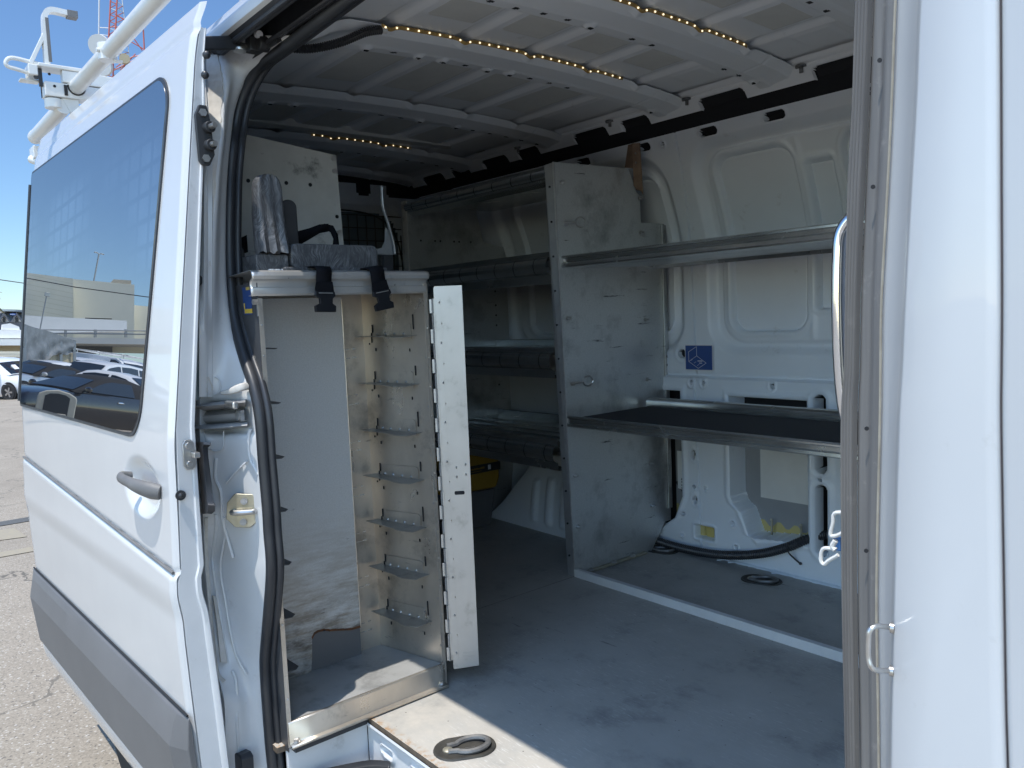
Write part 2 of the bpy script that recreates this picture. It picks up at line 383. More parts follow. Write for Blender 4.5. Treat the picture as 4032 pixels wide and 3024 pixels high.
def bolt(mb, p, n, r=.008, h=.006, m=0, hexa=True):
    p, n = Vector(p), Vector(n).normalized(); mb.tube([p, p + n * h], [r, r], 6 if hexa else 12, m)
    mb.tube([p, p + n * .002], [r * 1.5, r * 1.5], 12, m)

VAN = empty('cargo_van', (-1.5, 1.65, -.70), 'white cargo van with its sliding side door slid open', 'van')

# ------------------------------------------------------------------ van interior: driver-side wall
def wall_y(z):
    return np.where(z < 1.25, 2.61, 2.61 - .17 * (np.clip(z - 1.25, 0, None) / .42) ** 1.3)
def make_wall():
    xs = np.concatenate([np.arange(-3.66, -3.15, .03), np.arange(-3.15, -2.2, .008), np.arange(-2.2, -1.04, .0035), np.arange(-1.04, -.24, .02)])
    zs = np.concatenate([np.arange(-.03, .73, .0035), np.arange(.73, 1.59, .004), np.arange(1.59, 1.655, .002)])
    X, Z = np.meshgrid(xs, zs); D = np.zeros_like(X); ID = np.zeros_like(X, int)
    # upper window pressings
    for (a, b) in ((-1.905, -.62), (-3.12, -2.03)):
        s = sdbox(X, Z, a, b, .815, 1.605, .13); D += .030 * sst(-s, -.010, .032)
        s = sdbox(X, Z, a + .055, b - .055, .858, 1.57, .10); D -= .011 * sst(-s, -.006, .008)
    for a, b, c, d, r in ((-1.812, -1.498, .896, 1.548, .065), (-1.458, -1.362, .973, 1.478, .012), (-1.325, -.98, .896, 1.548, .06), (-2.50, -2.09, .896, 1.53, .07), (-2.98, -2.60, .896, 1.53, .07)):
        s = sdbox(X, Z, a, b, c, d, r); D += .019 * sst(-s, -.002, .007) - .006 * np.exp(-((s - .010) / .009) ** 2) + .006 * np.exp(-((s + .006) / .0035) ** 2)
    D -= .018 * sst(.724 - Z, 0, .008)                                   # lower panel stands proud
    D += .004 * (np.abs(Z - .727) < .0035)
    # rib beside the pressings
    D -= .006 * np.exp(-((X + 1.475) / .012) ** 2) * sst(Z, .83, .9) * sst(-Z, -1.6, -1.5)
    seam = np.interp(Z, [0, 1.28, 1.645], [-1.948, -1.985, -1.925]); D += .010 * (np.abs(X - seam) < .0030)
    # openings
    xl = np.interp(Z, [.08, .11, .12, .163, .206, .232, .261, .7], [-1.66, -1.69, -1.726, -1.742, -1.759, -1.794, -1.806, -1.806])
    s1 = np.maximum(np.maximum(xl - X, X + 1.482), np.maximum(Z - .652, np.interp(X, [-1.75, -1.5], [.108, .135]) - Z))
    xr = np.interp(Z, [.06, .128, .226, .7], [-2.178, -2.082, -2.040, -2.040])
    s2 = np.maximum(np.maximum(-2.62 - X, X - xr), np.maximum(Z - .66, .06 - Z))
    s3 = np.minimum(np.minimum(sdbox(X, Z, -1.449, -1.409, .10, .356, .019), sdbox(X, Z, -1.449, -1.409, .398, .50, .019)), sdbox(X, Z, -1.453, -1.411, .55, .675, .02))
    for s in (s1, s2, s3):
        D -= .007 * np.exp(-((s - .014) / .012) ** 2)
        D += .095 * sst(-s, -.001, .004)
    ID[s3 < 0] = 1
    big = np.minimum(s1, s2) < -.004
    ID[big] = 4
    ID[big & (X > -1.735) & (X < -1.515) & (Z > .248) & (Z < .60)] = 2
    ID[big & (Z < .15 + .012 * np.sin(X * 90))] = 3
    ID[big & (Z > .60)] = 1
    ID[(s2 < -.004) & (X < -2.15)] = 1
    # holes
    def hole(x, z, rx, rz, ring=1.9, mi=1):
        d = np.hypot((X - x) / rx, (Z - z) / rz); r_ = max(rx, rz)
        np.add(D, -.004 * np.exp(-((d - ring) / .4) ** 2), out=D)
        np.add(D, .02 * (d < 1), out=D); ID[d < 1] = mi
    for x, z in ((-1.985, .697), (-1.926, .698), (-1.62, .699)): hole(x, z, .0065, .0085, 2.4)
    for x, z, a, b in ((-1.982, .406, .010, .017), (-1.978, .272, .0055, .0065), (-1.921, .274, .0055, .0065), (-1.979, .22, .011, .016), (-2.036, .151, .007, .007),
                       (-1.80, .151, .008, .009), (-2.046, .06, .006, .006), (-1.786, .061, .007, .007), (-1.429, .377, .005, .006), (-2.041, .812, .018, .018), (-1.994, 1.625, .007, .007)): hole(x, z, a, b, 1.7)
    s = sdbox(X, Z, -1.980, -1.886, .064, .117, .006); D += .03 * sst(-s, -.001, .003); D -= .004 * np.exp(-((s - .008) / .006) ** 2); ID[s < -.001] = 3
    for a, b in ((-1.556, -1.477), (-1.82, -1.745), (-2.112, -2.055), (-2.464, -2.385), (-1.2, -1.12)):
        s = sdbox(X, Z, a, b, 1.617, 1.643, .012); D += .03 * sst(-s, -.001, .004); D -= .003 * np.exp(-((s - .006) / .005) ** 2); ID[s < 0] = 1
    D += .0025 * np.sin(X * 5 + 1) * sst(Z, .95, 1.1)
    Y = wall_y(Z) + D
    f = ID[:-1, :-1]
    o = grid('side_wall', np.stack([X, Y, Z], -1), ['inner_paint', 'cavity', 'pad', 'pad_yellow', 'outer_skin'], f, None, VAN, smooth=50)
    o['label'] = 'white pressed-steel inner wall with rounded recesses, slots and bolt holes'
    # blue instruction sticker
    m = MB(); y = 2.594
    m.bx(-2.013, -1.879, y, y + .0012, .748, .850, 0); m.bx(-2.010, -1.882, y - .0006, y, .751, .847, 1)
    def ln(pts, w=.0014):
        for a, b in zip(pts, pts[1:]): m.bar((a[0], y - .0012, a[1]), (b[0], y - .0012, b[1]), .0005, w, up=(0, 1, 0), m=2) if False else m.bar((a[0], y - .0011, a[1]), (b[0], y - .0011, b[1]), w, .0006, up=(0, 1, 0), m=2)
    ln([(-1.955, .843), (-1.955, .806), (-1.994, .783), (-1.994, .822), (-1.955, .843)]); ln([(-1.955, .806), (-1.910, .778), (-1.948, .756), (-1.994, .783)])
    for x, z in ((-1.985, .786), (-1.968, .777), (-1.953, .767)): ln([(x, z), (x + .010, z + .006)], .001)
    m.bx(-1.951, -1.928, y - .0012, y - .0006, .784, .7875, 2); m.bx(-1.944, -1.930, y - .0012, y - .0006, .776, .779, 2)
    s = m.build('instruction_sticker', ['sticker_white', 'sticker_blue', 'sticker_white'], VAN, smooth=0); s['label'] = 'blue sticker with a white line drawing on the inner wall'
    # floor conduit with cable tie
    pts = [(-2.25, 2.545, .05), (-2.168, 2.548, .030), (-2.045, 2.552, .018), (-1.852, 2.556, .026), (-1.676, 2.562, .062), (-1.553, 2.57, .112), (-1.487, 2.585, .150), (-1.44, 2.64, .165), (-1.38, 2.66, .16), (-1.0, 2.66, .16)]
    corrugated(pts, .0165, .009, .09).build('cable_conduit', 'rubber', VAN)
    m = MB(); m.tube(spline([(-1.538, 2.553, .137), (-1.536, 2.548, .105), (-1.520, 2.58, .066), (-1.508, 2.585, .058)]), .003, 6); m.sphere((-1.508, 2.583, .058), .006, 8)
    m.build('cable_tie', 'black_plastic', VAN)
    # studs in the foam at the bottom of the opening
    m = MB()
    for x in (-1.668, -1.545): m.piece().cyl((x, 2.655, .10), (x, 2.655, .175), .004); m.sphere((x, 2.652, .178), .006, 8)
    m.build('threaded_stud', 'zinc_yellow', VAN)
make_wall()

def make_arch():
    xs = np.arange(-3.12, -2.13, .008); t = np.linspace(0, 1, 60)
    X, T = np.meshgrid(xs, t)
    top = np.interp(xs, [-3.10, -2.98, -2.78, -2.66, -2.25, -2.14], [0., .10, .32, .355, .355, .34])[None, :] + 0 * T
    s1 = .62
    up = np.clip(T / s1, 0, 1); back = np.clip((T - s1) / (1 - s1), 0, 1)
    Z = top * (up - .06 * up * (1 - up)) + .02 * back * (top > .02) * 1.0 - .004
    Y = 2.385 - .03 * (X + 3.1) * .6 + .06 * up ** 2 * (top / .355) + back * .22
    for xc in (-2.735, -2.635, -2.535, -2.435, -2.335):
        w = sdbox(X, up, xc - .016, xc + .016, .14, .72, .012)
        Y = Y - .012 * sst(-w, -.012, .004)
    grid('wheel_arch', np.stack([X, Y, Z], -1), ['inner_paint'], None, None, VAN, smooth=60)
make_arch()

# ------------------------------------------------------------------ van interior: ceiling
BOWX = [-.96, -1.395, -1.83, -2.465, -3.09, -3.60]
RIBY = [1.16, 1.405, 1.65, 1.895, 2.14]
def roof_z(y): return 1.785 - .030 * ((y - 1.65) / .75) ** 2
def make_roof():
    xs = np.concatenate([np.arange(-3.70, -2.5, .011), np.arange(-2.5, -.95, .007), np.arange(-.95, -.2, .02)]); ys = np.arange(.90, 2.385, .007)
    X, Y = np.meshgrid(xs, ys); Z = roof_z(Y); ID = np.zeros_like(X, int)
    for ry in RIBY + [2.36, .935]:
        d = np.abs(Y - ry); Z = Z + .014 * sst(-d, -.030, -.014)
    edges = [-.2] + BOWX + [-3.9]
    for i in range(len(edges) - 1):
        b, a = edges[i], edges[i + 1]
        ins = sst(X, a + .02, a + .06) * sst(-X, -b + .14, -b + .19)
        for y0, y1 in zip([.935] + RIBY, RIBY + [2.36]):
            if y1 < 1.2: continue
            s = sdbox(X, Y, a + .10, b - .21, y0 + .045, y1 - .045, .004)
            Z = Z - .0022 * (s < 0); ID[s < 0] = 1
            if y1 > 2.3: ID[s < 0] = 0
    Z += .0015 * np.sin(X * 9) * np.cos(Y * 11)
    o = grid('roof_panel', np.stack([X, Y, Z], -1), ['roof_inner', 'pad'], ID[:-1, :-1], None, VAN, smooth=50)
    # roof bows: pressed hat sections from side to side
    prof = [(0.000, -.0055), (.0, -.007), (-.012, -.013), (-.030, -.024), (-.092, -.030), (-.100, -.033), (-.138, -.032), (-.150, -.020), (-.158, .004)]
    for bx in BOWX:
        us = []
        for (x, z), (x2, z2) in zip(prof, prof[1:]):
            k = 1 if abs(x2 - x) < .013 else 12
            us += [(x + (x2 - x) * t / k, z + (z2 - z) * t / k) for t in range(k)]
        us.append(prof[-1]); us = np.array(us)
        ys = np.arange(.93, 2.42, .006)
        U, Y = np.meshgrid(us[:, 0], ys); ZZ = np.meshgrid(us[:, 1], ys)[0]
        fall = .006 * sst(Y, 2.33, 2.42) + .03 * sst(-Y, -1.05, -.93)
        Z = roof_z(Y) + ZZ - .002 - fall * 1.2
        for ry in RIBY:                                                # the front edge dips where the rib passes over it
            Z = Z - .009 * np.exp(-((Y - ry) / .018) ** 2) * (U > -.02)
        ID = np.zeros_like(U, int)
        rnd = random.Random(int(bx * 1000))
        for y in np.arange(1.07, 2.36, .085):
            if rnd.random() < .25: continue
            big = rnd.random() < .5; ux = -.119 + rnd.uniform(-.004, .004)
            d = np.hypot(U - ux, Y - y)
            if big:
                Z = Z - .006 * sst(-d, -.020, -.013) + .004 * (d < .007); ID[d < .007] = 1
            else: ID[np.hypot((U - ux), (Y - y) / 1.4) < .0075] = 1
        for y in (1.0, 2.25): Z = Z + .003 * (np.abs(Y - y) < .003)
        grid('roof_bow', np.stack([U + bx, Y, Z], -1), ['roof_inner', 'cavity'], ID[:-1, :-1], None, VAN, smooth=60)
    # side rail between roof and wall with dark slots, then the black foam channel
    xs = np.arange(-3.66, -.9, .0035); t = np.linspace(0, 1, 60)
    X, T = np.meshgrid(xs, t)
    Y = 2.365 + .055 * T; Z = 1.765 - .066 * T
    ID = np.zeros_like(X, int)
    for bx in BOWX:
        for a, b in ((bx + .05, bx + .235),) + (((bx + .31, bx + .45),) if bx < -2 else ()):
            s = sdbox(X, T * .086, a, b, .040, .13, .018); Y = Y + .02 * sst(-s, -.001, .004); ID[s < 0] = 1
    s = np.abs(T - .28); Y = Y + .004 * np.exp(-(s / .05) ** 2)
    grid('cant_rail', np.stack([X, Y, Z], -1), ['roof_inner', 'cavity'], ID[:-1, :-1], None, VAN, smooth=50)
    m = MB()
    xs = np.arange(-3.66, -.2, .05); rnd = random.Random(3); rings = []
    for x in xs:
        e = rnd.uniform(-.006, .006)
        rings.append([(x, 2.46, 1.72), (x, 2.43, 1.708 + e), (x, 2.437, 1.68 + e), (x, 2.452 + e, 1.655 + e * .5), (x, 2.52, 1.64)])
    m.loft(rings); m.build('foam_channel', 'foam_black', VAN)
    m = MB()
    for x in (-2.192, -1.818, -1.373, -2.75):
        m.piece().cyl((x, 2.385, 1.745), (x, 2.385, 1.738), .018); m.cyl((x, 2.385, 1.738), (x, 2.385, 1.722), .006)
    m.build('plug', 'rail_grime', VAN)
    # LED tapes stuck along three bows
    for bx, y0, y1, n in ((-1.395, 1.02, 2.12, 33), (-1.83, 1.135, 2.06, 27), (-3.09, 1.55, 2.04, 13)):
        m = MB(); ys = np.linspace(y0, y1, n * 6); pts = []
        for y in ys:
            dip = .009 * sum(math.exp(-((y - r) / .018) ** 2) for r in RIBY)
            pts.append(Vector((bx + .0015, y, roof_z(y) - .010 - dip)))
        m.loft([[p + Vector((.002, 0, .0045)), p + Vector((-.001, 0, -.0045)), p + Vector((-.0015, 0, -.0045))] for p in pts], 0)
        for i in range(n):
            p = pts[min(i * 6 + 2, len(pts) - 1)]; m.box(p + Vector((.0015, 0, 0)), (.003, .0042, .0036), None, 1)
        m.build('led_strip', ['led_tape', 'led'], VAN, smooth=0)
    pts = [(-1.83, 1.135, 1.748), (-1.835, 1.09, 1.735), (-1.85, 1.03, 1.705), (-1.87, .97, 1.685), (-1.89, .92, 1.68), (-1.92, .86, 1.69)]
    o = corrugated(pts, .0105, .006, .12).build('cable_conduit', 'rubber', VAN); o['label'] = 'black corrugated conduit hanging from the lit roof bow'
    m = MB(); m.cyl((-1.83, 1.13, 1.748), (-1.83, 1.15, 1.748), .007); m.build('cable_clip', 'white_metal', VAN)
make_roof()

# ------------------------------------------------------------------ cargo floor, step
def ring_handle(x, y, rz, name='tie_down_ring'):
    Rm = Matrix.Rotation(rz, 3, 'Z')
    def T(p): return Rm @ Vector(p) + Vector((x, y, 0))
    m = MB(); rings = []
    for k in range(28):
        a = 2 * math.pi * k / 28; c, s = math.cos(a), math.sin(a)
        ex = .024 * (1 if c > 0 else -1) if abs(c) > .05 else 0
        rings.append([T((c * r + ex, s * r, z)) for r, z in ((.050, .0008), (.048, .0045), (.043, .0045), (.038, .0012), (.02, .0010), (.001, .0010))])
    rings.append(rings[0]); m.loft(rings, 0)
    m.sphere(T((-.040, .0, .002)), .013, 10, 1, (1, 1, .45))
    o = m.build(name, ['dusty_black', 'zinc_yellow'], VAN, smooth=50)
    m = MB(); P = [T((.016 + .040 * math.cos(a), .029 * math.sin(a), .007 + .003 * math.cos(a))) for a in np.linspace(-2.6, 2.6, 20)]
    P = [T((-.04, -.012, .004))] + P + [T((-.04, .012, .004))]
    m.tube(P, .0068, 8); h = m.build('pull_ring', 'ring_steel', o)
    return o
def make_floor():
    def board(poly, name='floor_board'):
        m = MB(); m.prism([(x, y, 0) for x, y in poly], (0, 0, -.014), 0, 1)
        return m.build(name, ['floor', 'floor_edge'], VAN, smooth=0)
    board([(-2.129, .70), (-1.765, .70), (-1.745, .932), (-.26, .932), (-.26, 2.615), (-2.129, 2.615)])
    board([(-3.70, .70), (-2.131, .70), (-2.131, 2.615), (-3.70, 2.615)])
    ring_handle(-1.452, 1.022, R(62)); ring_handle(-1.60, 2.475, R(15)); ring_handle(-2.10, 2.52, R(10))
    # ragged white sealer along the wall foot
    m = MB(); rnd = random.Random(5); rings = []
    for x in np.arange(-2.2, -.3, .012):
        e = rnd.uniform(0, .006) + (.02 if rnd.random() < .05 else 0); rings.append([(x, 2.612, .012), (x, 2.585 - e, .004), (x, 2.580 - e, -.002)])
    m.loft(rings); m.build('sealer_bead', 'inner_paint', VAN)
    # step well
    m = MB()
    y = .938
    xs = np.arange(-1.757, -.3, .006); zs = np.arange(-.30, -.010, .006)
    X, Z = np.meshgrid(xs, zs); D = np.zeros_like(X); ID = np.zeros_like(X, int)
    for xc in np.arange(-1.66, -.4, .135):
        s = sdbox(X, Z, xc - .026, xc + .026, -.072, -.052, .009); D -= .005 * np.exp(-((s - .004) / .006) ** 2); D += .006 * sst(-s, -.002, .003)
    D -= .012 * np.exp(-((Z + .016) / .008) ** 2)
    grid('step_riser', np.stack([X, y + D, Z], -1), ['jamb_paint'], None, None, VAN)
    m = MB(); m.bx(-1.772, -1.760, .722, .940, -.30, -.004); m.bx(-1.766, -1.752, .905, .944, -.012, -.003); m.build('step_end_panel', 'jamb_paint', VAN, bevel=.004)
    m = MB(); m.bx(-1.757, -.30, .60, .936, -.315, -.303); m.build('step_floor', 'jamb_paint', VAN)
    m = MB(); m.bx(-1.70, -.34, .64, .90, -.302, -.292)
    for i in range(24): m.bx(-1.69, -.35, .655 + i * .0102, .660 + i * .0102, -.2915, -.288)
    m.build('step_mat', 'rubber', VAN, bevel=.002)
    m = MB(); P = [(-1.64, .930, -.085), (-1.69, .895, -.090), (-1.735, .80, -.092), (-1.75, .72, -.090)]
    m.loft([[Vector(p) + Vector((0, 0, .010)), Vector(p) + Vector((.012, -.008, .004)), Vector(p) + Vector((.012, -.010, -.016)), Vector(p) + Vector((-.01, .0, -.02))] for p in spline(P, 8)])
    m.build('step_trim', 'rubber', VAN, solid=.006)
    m = MB(); m.bx(-3.6, -.3, .66, 2.62, -.34, -.318); m.build('underbody', 'cavity', VAN)
    m = MB(); m.bx(-1.76, -.28, .585, .64, -.40, -.30); m.build('sill_panel', 'van_paint', VAN, bevel=.012)
make_floor()

# ------------------------------------------------------------------ rear doors seen from inside, bulkhead, outer skin
def make_shell():
    ys = np.arange(.70, 2.62, .012); zs = np.arange(-.02, 1.80, .012); Y, Z = np.meshgrid(ys, zs); D = np.zeros_like(Y); ID = np.zeros_like(Y, int)
    for a, b in ((1.70, 2.36), (.92, 1.60)):
        s = sdbox(Y, Z, a, b, .92, 1.575, .16); D -= .03 * sst(-s, -.03, .02); ID[s < -.02] = 1; D += .012 * np.exp(-((s - .03) / .018) ** 2)
    ID[(Z > 1.70)] = 2
    for a, b in ((2.09, 2.17), (2.27, 2.6), (1.7, 1.85)): ID[sdbox(Y, Z, a, b, 1.645, 1.76, .02) < 0] = 2
    grid('rear_door_panel', np.stack([-3.70 + D, Y, Z], -1), ['inner_paint', 'dark_glass', 'cavity'], ID[:-1, :-1], None, VAN)
    m = MB()
    for y in np.arange(1.72, 2.36, .052): m.cyl((-3.695, y, .95), (-3.695, y, 1.55 - .22 * max(0, (y - 2.2) / .15) ** 2 * .5), .0028, 6)
    for z in np.arange(.96, 1.56, .065): m.cyl((-3.69, 1.70, z), (-3.69, 2.345, z), .0028, 6)
    m.tube(spline([(-3.69, 1.70, 1.56), (-3.69, 2.05, 1.565), (-3.69, 2.22, 1.53), (-3.69, 2.31, 1.44), (-3.69, 2.345, 1.25), (-3.69, 2.345, .95)]), .004, 6)
    m.build('window_grille', 'black_plastic', VAN)
    m = MB(); m.bx(-.27, -.245, .72, 2.62, -.02, 1.80); m.build('bulkhead', 'inner_paint', VAN)
    # outer skins: roof, far side, near side behind the door
    m = MB(); rings = []
    for x in (-3.85, -3.4, -2.4, -1.2, -.2, .9):
        rings.append([(x, .757, 1.735), (x, .82, 1.772), (x, .95, 1.815), (x, 1.3, 1.85), (x, 1.65, 1.86), (x, 2.0, 1.85), (x, 2.38, 1.815), (x, 2.52, 1.745), (x, 2.60, 1.68), (x, 2.70, 1.2), (x, 2.73, .6), (x, 2.71, -.1), (x, 2.69, -.36)])
    m.loft(rings); m.build('body_shell', 'van_paint', VAN, smooth=40, solid=.003)
    m = MB(); rings = []
    for x in (-3.85, -3.2, -2.6, -2.08): rings.append([(x, .757, 1.735), (x, .715, 1.63), (x, .64, 1.3), (x, .60, .95), (x, .592, .6), (x, .59, .2), (x, .60, -.1), (x, .61, -.36)])
    m.loft(rings); m.build('rear_side_panel', 'van_paint', VAN, smooth=40, solid=.003)
    m = MB(); m.quad((-3.852, .60, -.36), (-3.852, 2.7, -.36), (-3.852, 2.72, .6), (-3.852, 2.66, 1.5), (-3.852, 2.5, 1.75), (-3.852, 1.65, 1.86), (-3.852, .8, 1.75), (-3.852, .62, 1.3)); m.build('tailgate', 'van_paint', VAN, smooth=0)
    # wheels
    for x in (-3.0, .65):
        for y, s in ((.76, -1), (2.55, 1)):
            m = MB(); c = Vector((x, y, -.36)); P = []
            rings = []
            for k in range(33):
                a = 2 * math.pi * k / 32; e = Vector((math.cos(a), 0, math.sin(a)))
                rings.append([c + e * r + Vector((0, s * w, 0)) for r, w in ((.20, .10), (.30, .11), (.33, .09), (.34, .05), (.34, -.07), (.32, -.10), (.2, -.1))])
            m.loft(rings); t = m.build('wheel', 'tyre', VAN)
            m = MB(); m.cyl(c + Vector((0, s * .04, 0)), c + Vector((0, s * .085, 0)), .2, 24); m.build('rim', 'rim', t)
make_shell()

# ------------------------------------------------------------------ side frame: door header, seal, pillars
SEAL = [(1500, -96, .82), (1369, 0, .82), (1152, 163, .818), (1083, 213, .817), (1033, 250, .814), (995, 300, .805), (964, 362, .793), (940, 434, .780), (926, 514, .768), (917, 586, .750), (908, 690, .740),
        (905, 800, .730), (903, 950, .722), (908, 1100, .715), (921, 1251, .708), (960, 1401, .704), (999, 1516, .702), (1025, 1642, .700), (1039, 1823, .700), (1055, 2004, .700),
        (1060, 2093, .700), (1070, 2247, .700), (1054, 2469, .700), (1044, 2605, .700), (1051, 2741, .700), (1065, 2926, .700), (1075, 3024, .700), (1085, 3140, .700)]
def make_frame():
    P = [at(u, v, 1, y) for u, v, y in SEAL]
    P = [Vector((-.47, .82, 1.643)), Vector((-.95, .82, 1.641))] + P
    S = spline(P, 5)
    m = MB(); m.tube(S, .0135, 12, sx=1.0); o = m.build('door_seal', 'rubber', VAN, smooth=60)
    m = MB(); m.tube([p + Vector((.012, .016, 0)) for p in S], .0085, 10); m.build('seal_lip', 'rubber', o, smooth=60)
    # header: white gutter, dark roller track recess
    prof = [(.78, 1.735), (.735, 1.712), (.716, 1.697), (.700, 1.672), (.690, 1.660), (.684, 1.656), (.676, 1.645), (.672, 1.635), (.675, 1.622), (.684, 1.618)]
    KH = 1.055; hp = lambda pr: [(y * KH, 1 + (z - 1) * KH) for y, z in pr]; prof = hp(prof)
    m = MB(); xs = [-2.6, -2.15, -1.95, -1.85, -1.6, -1.2, -.6, .9]
    m.loft([[(x, y, z) for y, z in prof] for x in xs]); m.build('roof_gutter', 'van_paint', VAN, smooth=50)
    prof = [(.684, 1.6185), (.690, 1.6125), (.700, 1.606), (.706, 1.604), (.710, 1.612), (.712, 1.655), (.735, 1.66), (.757, 1.655), (.757, 1.615), (.752, 1.605), (.757, 1.600), (.775, 1.604), (.80, 1.62), (.86, 1.66), (.93, 1.71)]
    xs = [-1.93, -1.6, -1.2, -.6, -.3]; prof = hp(prof)
    m = MB(); m.loft([[(x, y, z) for y, z in prof] for x in xs]); m.build('roller_track', 'rubber', VAN, smooth=40)
    m = MB(); m.loft([[(x, y, z) for y, z in ((.845, 1.650), (.88, 1.68), (.92, 1.715), (.96, 1.755))] for x in (-2.6, -1.86, -.3)]); m.build('header_inner_panel', 'roof_inner', VAN)
    m = MB(); m.tube([(x, .694 * KH, 1 + .608 * KH) for x in (-1.90, -1.2, -.3)], .006, 8); m.tube([(x, .750 * KH, 1 + .603 * KH) for x in (-1.90, -1.2, -.3)], .005, 8); m.build('track_lip', 'rubber', VAN)
    # rear pillar (C pillar) as a loft of measured edges
    tum = lambda z: float(np.interp(z, [0, .8, 1.0, 1.3, 1.5, 1.62], [0, 0, .01, .05, .105, .135]))
    rows = [140, 217, 290, 344, 434, 542, 700, 900, 1100, 1300, 1450, 1560, 1600, 1690, 1720, 1800, 1900, 2050, 2185, 2247, 2370, 2469, 2555, 2605, 2700, 2771, 2926, 3060, 3160]
    B = np.interp(rows, [140, 217, 344, 434, 542, 746, 900, 1100, 1560, 1690, 1800, 2025, 2247, 2469, 2605, 2741, 2926, 3160], [800, 800, 806, 812, 816, 798, 794, 788, 782, 782, 786, 795, 804, 823, 838, 878, 885, 895])
    C = np.interp(rows, [140, 217, 253, 325, 398, 600, 750, 1100, 1300, 1560, 1690, 2060, 2185, 2370, 2555, 2771, 2926, 3160], [868, 868, 872, 893, 882, 872, 852, 840, 834, 834, 842, 858, 838, 860, 893, 934, 943, 955])
    Sx = np.interp(rows, [v for _, v, _ in SEAL], [u for u, _, _ in SEAL])
    Sy = np.interp(rows, [v for _, v, _ in SEAL], [y for _, _, y in SEAL])
    rings = []; strip = []
    for i, v in enumerate(rows):
        z = at(B[i], v, 1, .62)[2]; t = tum(z)
        bend = .012 if 1600 <= v <= 1700 else 0
        b = at(B[i], v, 1, .600 + t); c0 = at(B[i] + (C[i] - B[i]) * .18, v, 1, .606 + t); c = at(C[i], v, 1, .632 + t * .9 + bend)
        q = .632 + t * .9; d0 = at(C[i] + (Sx[i] - C[i]) * .35, v, 1, q + (Sy[i] - q) * .40 + bend); d1 = at(C[i] + (Sx[i] - C[i]) * .72, v, 1, q + (Sy[i] - q) * .74 + bend * .6)
        e = at(Sx[i] - 14, v, 1, Sy[i] - .006); f = at(Sx[i] + 6, v, 1, Sy[i] + .012)
        out = Vector((b.x - .25, .595 + t, b.z)); bb = Vector((b.x - .012, .599 + t, b.z))
        rings.append([out, bb, b, c0, c, d0, d1, e, f]); strip.append((b, c, v))
    rs = []
    for k in range(9):
        rs.append(spline([r[k] for r in rings], 4))
    rings2 = [[rs[k][i] for k in range(9)] for i in range(len(rs[0]))]
    fine = [spline(r, 5) for r in rings2]
    m = MB(); m.loft(fine); m.build('rear_pillar', 'jamb_paint', VAN, smooth=70)
    # wavy seam-sealer band down the pillar
    m = MB(); rnd = random.Random(11); rr = []
    seq = [s for s in strip]
    bs = spline([s[0] for s in seq], 6); cs = spline([s[1] for s in seq], 6)
    for i, (b, c) in enumerate(zip(bs, cs)):
        e = rnd.uniform(-.0012, .0012) if b.z > 1.25 else 0
        w0, w1 = .22 + rnd.uniform(-.02, .02), .92 + rnd.uniform(-.03, .03)
        q0, q1 = b.lerp(c, w0), b.lerp(c, w1); n = Vector((.3, -.9, 0)) * (.004 + e)
        rr.append([q0, q0 + n, q0.lerp(q1, .5) + n * 1.25, q1 + n, q1])
    k = len(rr)
    m.loft(rr[6:int(k * .335)]); m.build('seam_sealer', 'seam_sealer', VAN, smooth=60)
    def PY(u, v, d=0.):                                                # point on the pillar face, d proud of it
        b_, c_ = np.interp(v, rows, B), np.interp(v, rows, C); s_ = np.interp(v, rows, Sx); sy = np.interp(v, rows, Sy)
        t_ = tum(at(b_, v, 1, .62)[2]); y_ = np.interp(u, [b_, c_, s_], [.600 + t_, .632 + .9 * t_, sy])
        return at(u, v, 1, float(y_) - d)
    zz = lambda x, y: (590 + x * .712, 985 + y * .712)
    def ridge(pts, r, nm='pressed_ridge', mt='jamb_paint', d=0.):
        m = MB(); m.tube(spline([PY(*zz(*p), d) for p in pts], 5), r, 8, up=(0, -1, 0)); return m.build(nm, mt, VAN)
    m = MB(); m.loft(spl2([[PY(*zz(x, y), dd) for x, dd in ((270, -.004), (273, .005), (300, .007), (318, .006), (322, .003), (345, .003), (350, -.004))] for y in (-560, -300, 0, 400, 700, 812)], 4)); m.build('pillar_flange', 'jamb_paint', VAN, smooth=50)
    ridge(((322, -300), (322, 0), (322, 400), (322, 700), (318, 812)), .0022, 'weld_flange')
    for pts in (((300, 430), (296, 480), (306, 540)), ((300, 690), (318, 720), (306, 750), (322, 780)), ((330, 60), (336, 90)), ((322, 700), (345, 760), (330, 800))): ridge(pts, .0012, 'sealer_bead', 'seam_sealer', .006)
    ridge(((360, 700), (385, 720), (386, 780), (360, 800)), .0018)
    ridge(((556, 990), (545, 1040), (552, 1150), (600, 1240)), .0035); ridge(((420, 1290), (470, 1230), (540, 1165)), .002); ridge(((300, 1005), (330, 1100), (400, 1100), (408, 1000)), .0016)
    ridge(((365, 1150), (362, 1260), (392, 1340), (400, 1480), (430, 1600), (460, 1700)), .004)
    z3 = lambda x, y: ((650 + x * .6173 - 590) / .712, (2000 + y * .6173 - 985) / .712)
    ridge([z3(*p) for p in ((322, 40), (325, 120), (303, 300), (310, 400), (345, 640), (392, 950), (398, 985))], .004); ridge([z3(*p) for p in ((376, 60), (380, 180), (352, 380), (385, 600), (440, 900), (520, 1065))], .003)
    ridge([z3(*p) for p in ((262, 60), (262, 300), (280, 560), (300, 800), (330, 1040), (378, 1108))], .005, 'sealer_bead', 'seam_sealer')
    ridge([z3(*p) for p in ((430, 1040), (455, 1120), (458, 1340), (470, 1560), (480, 1700))], .004)
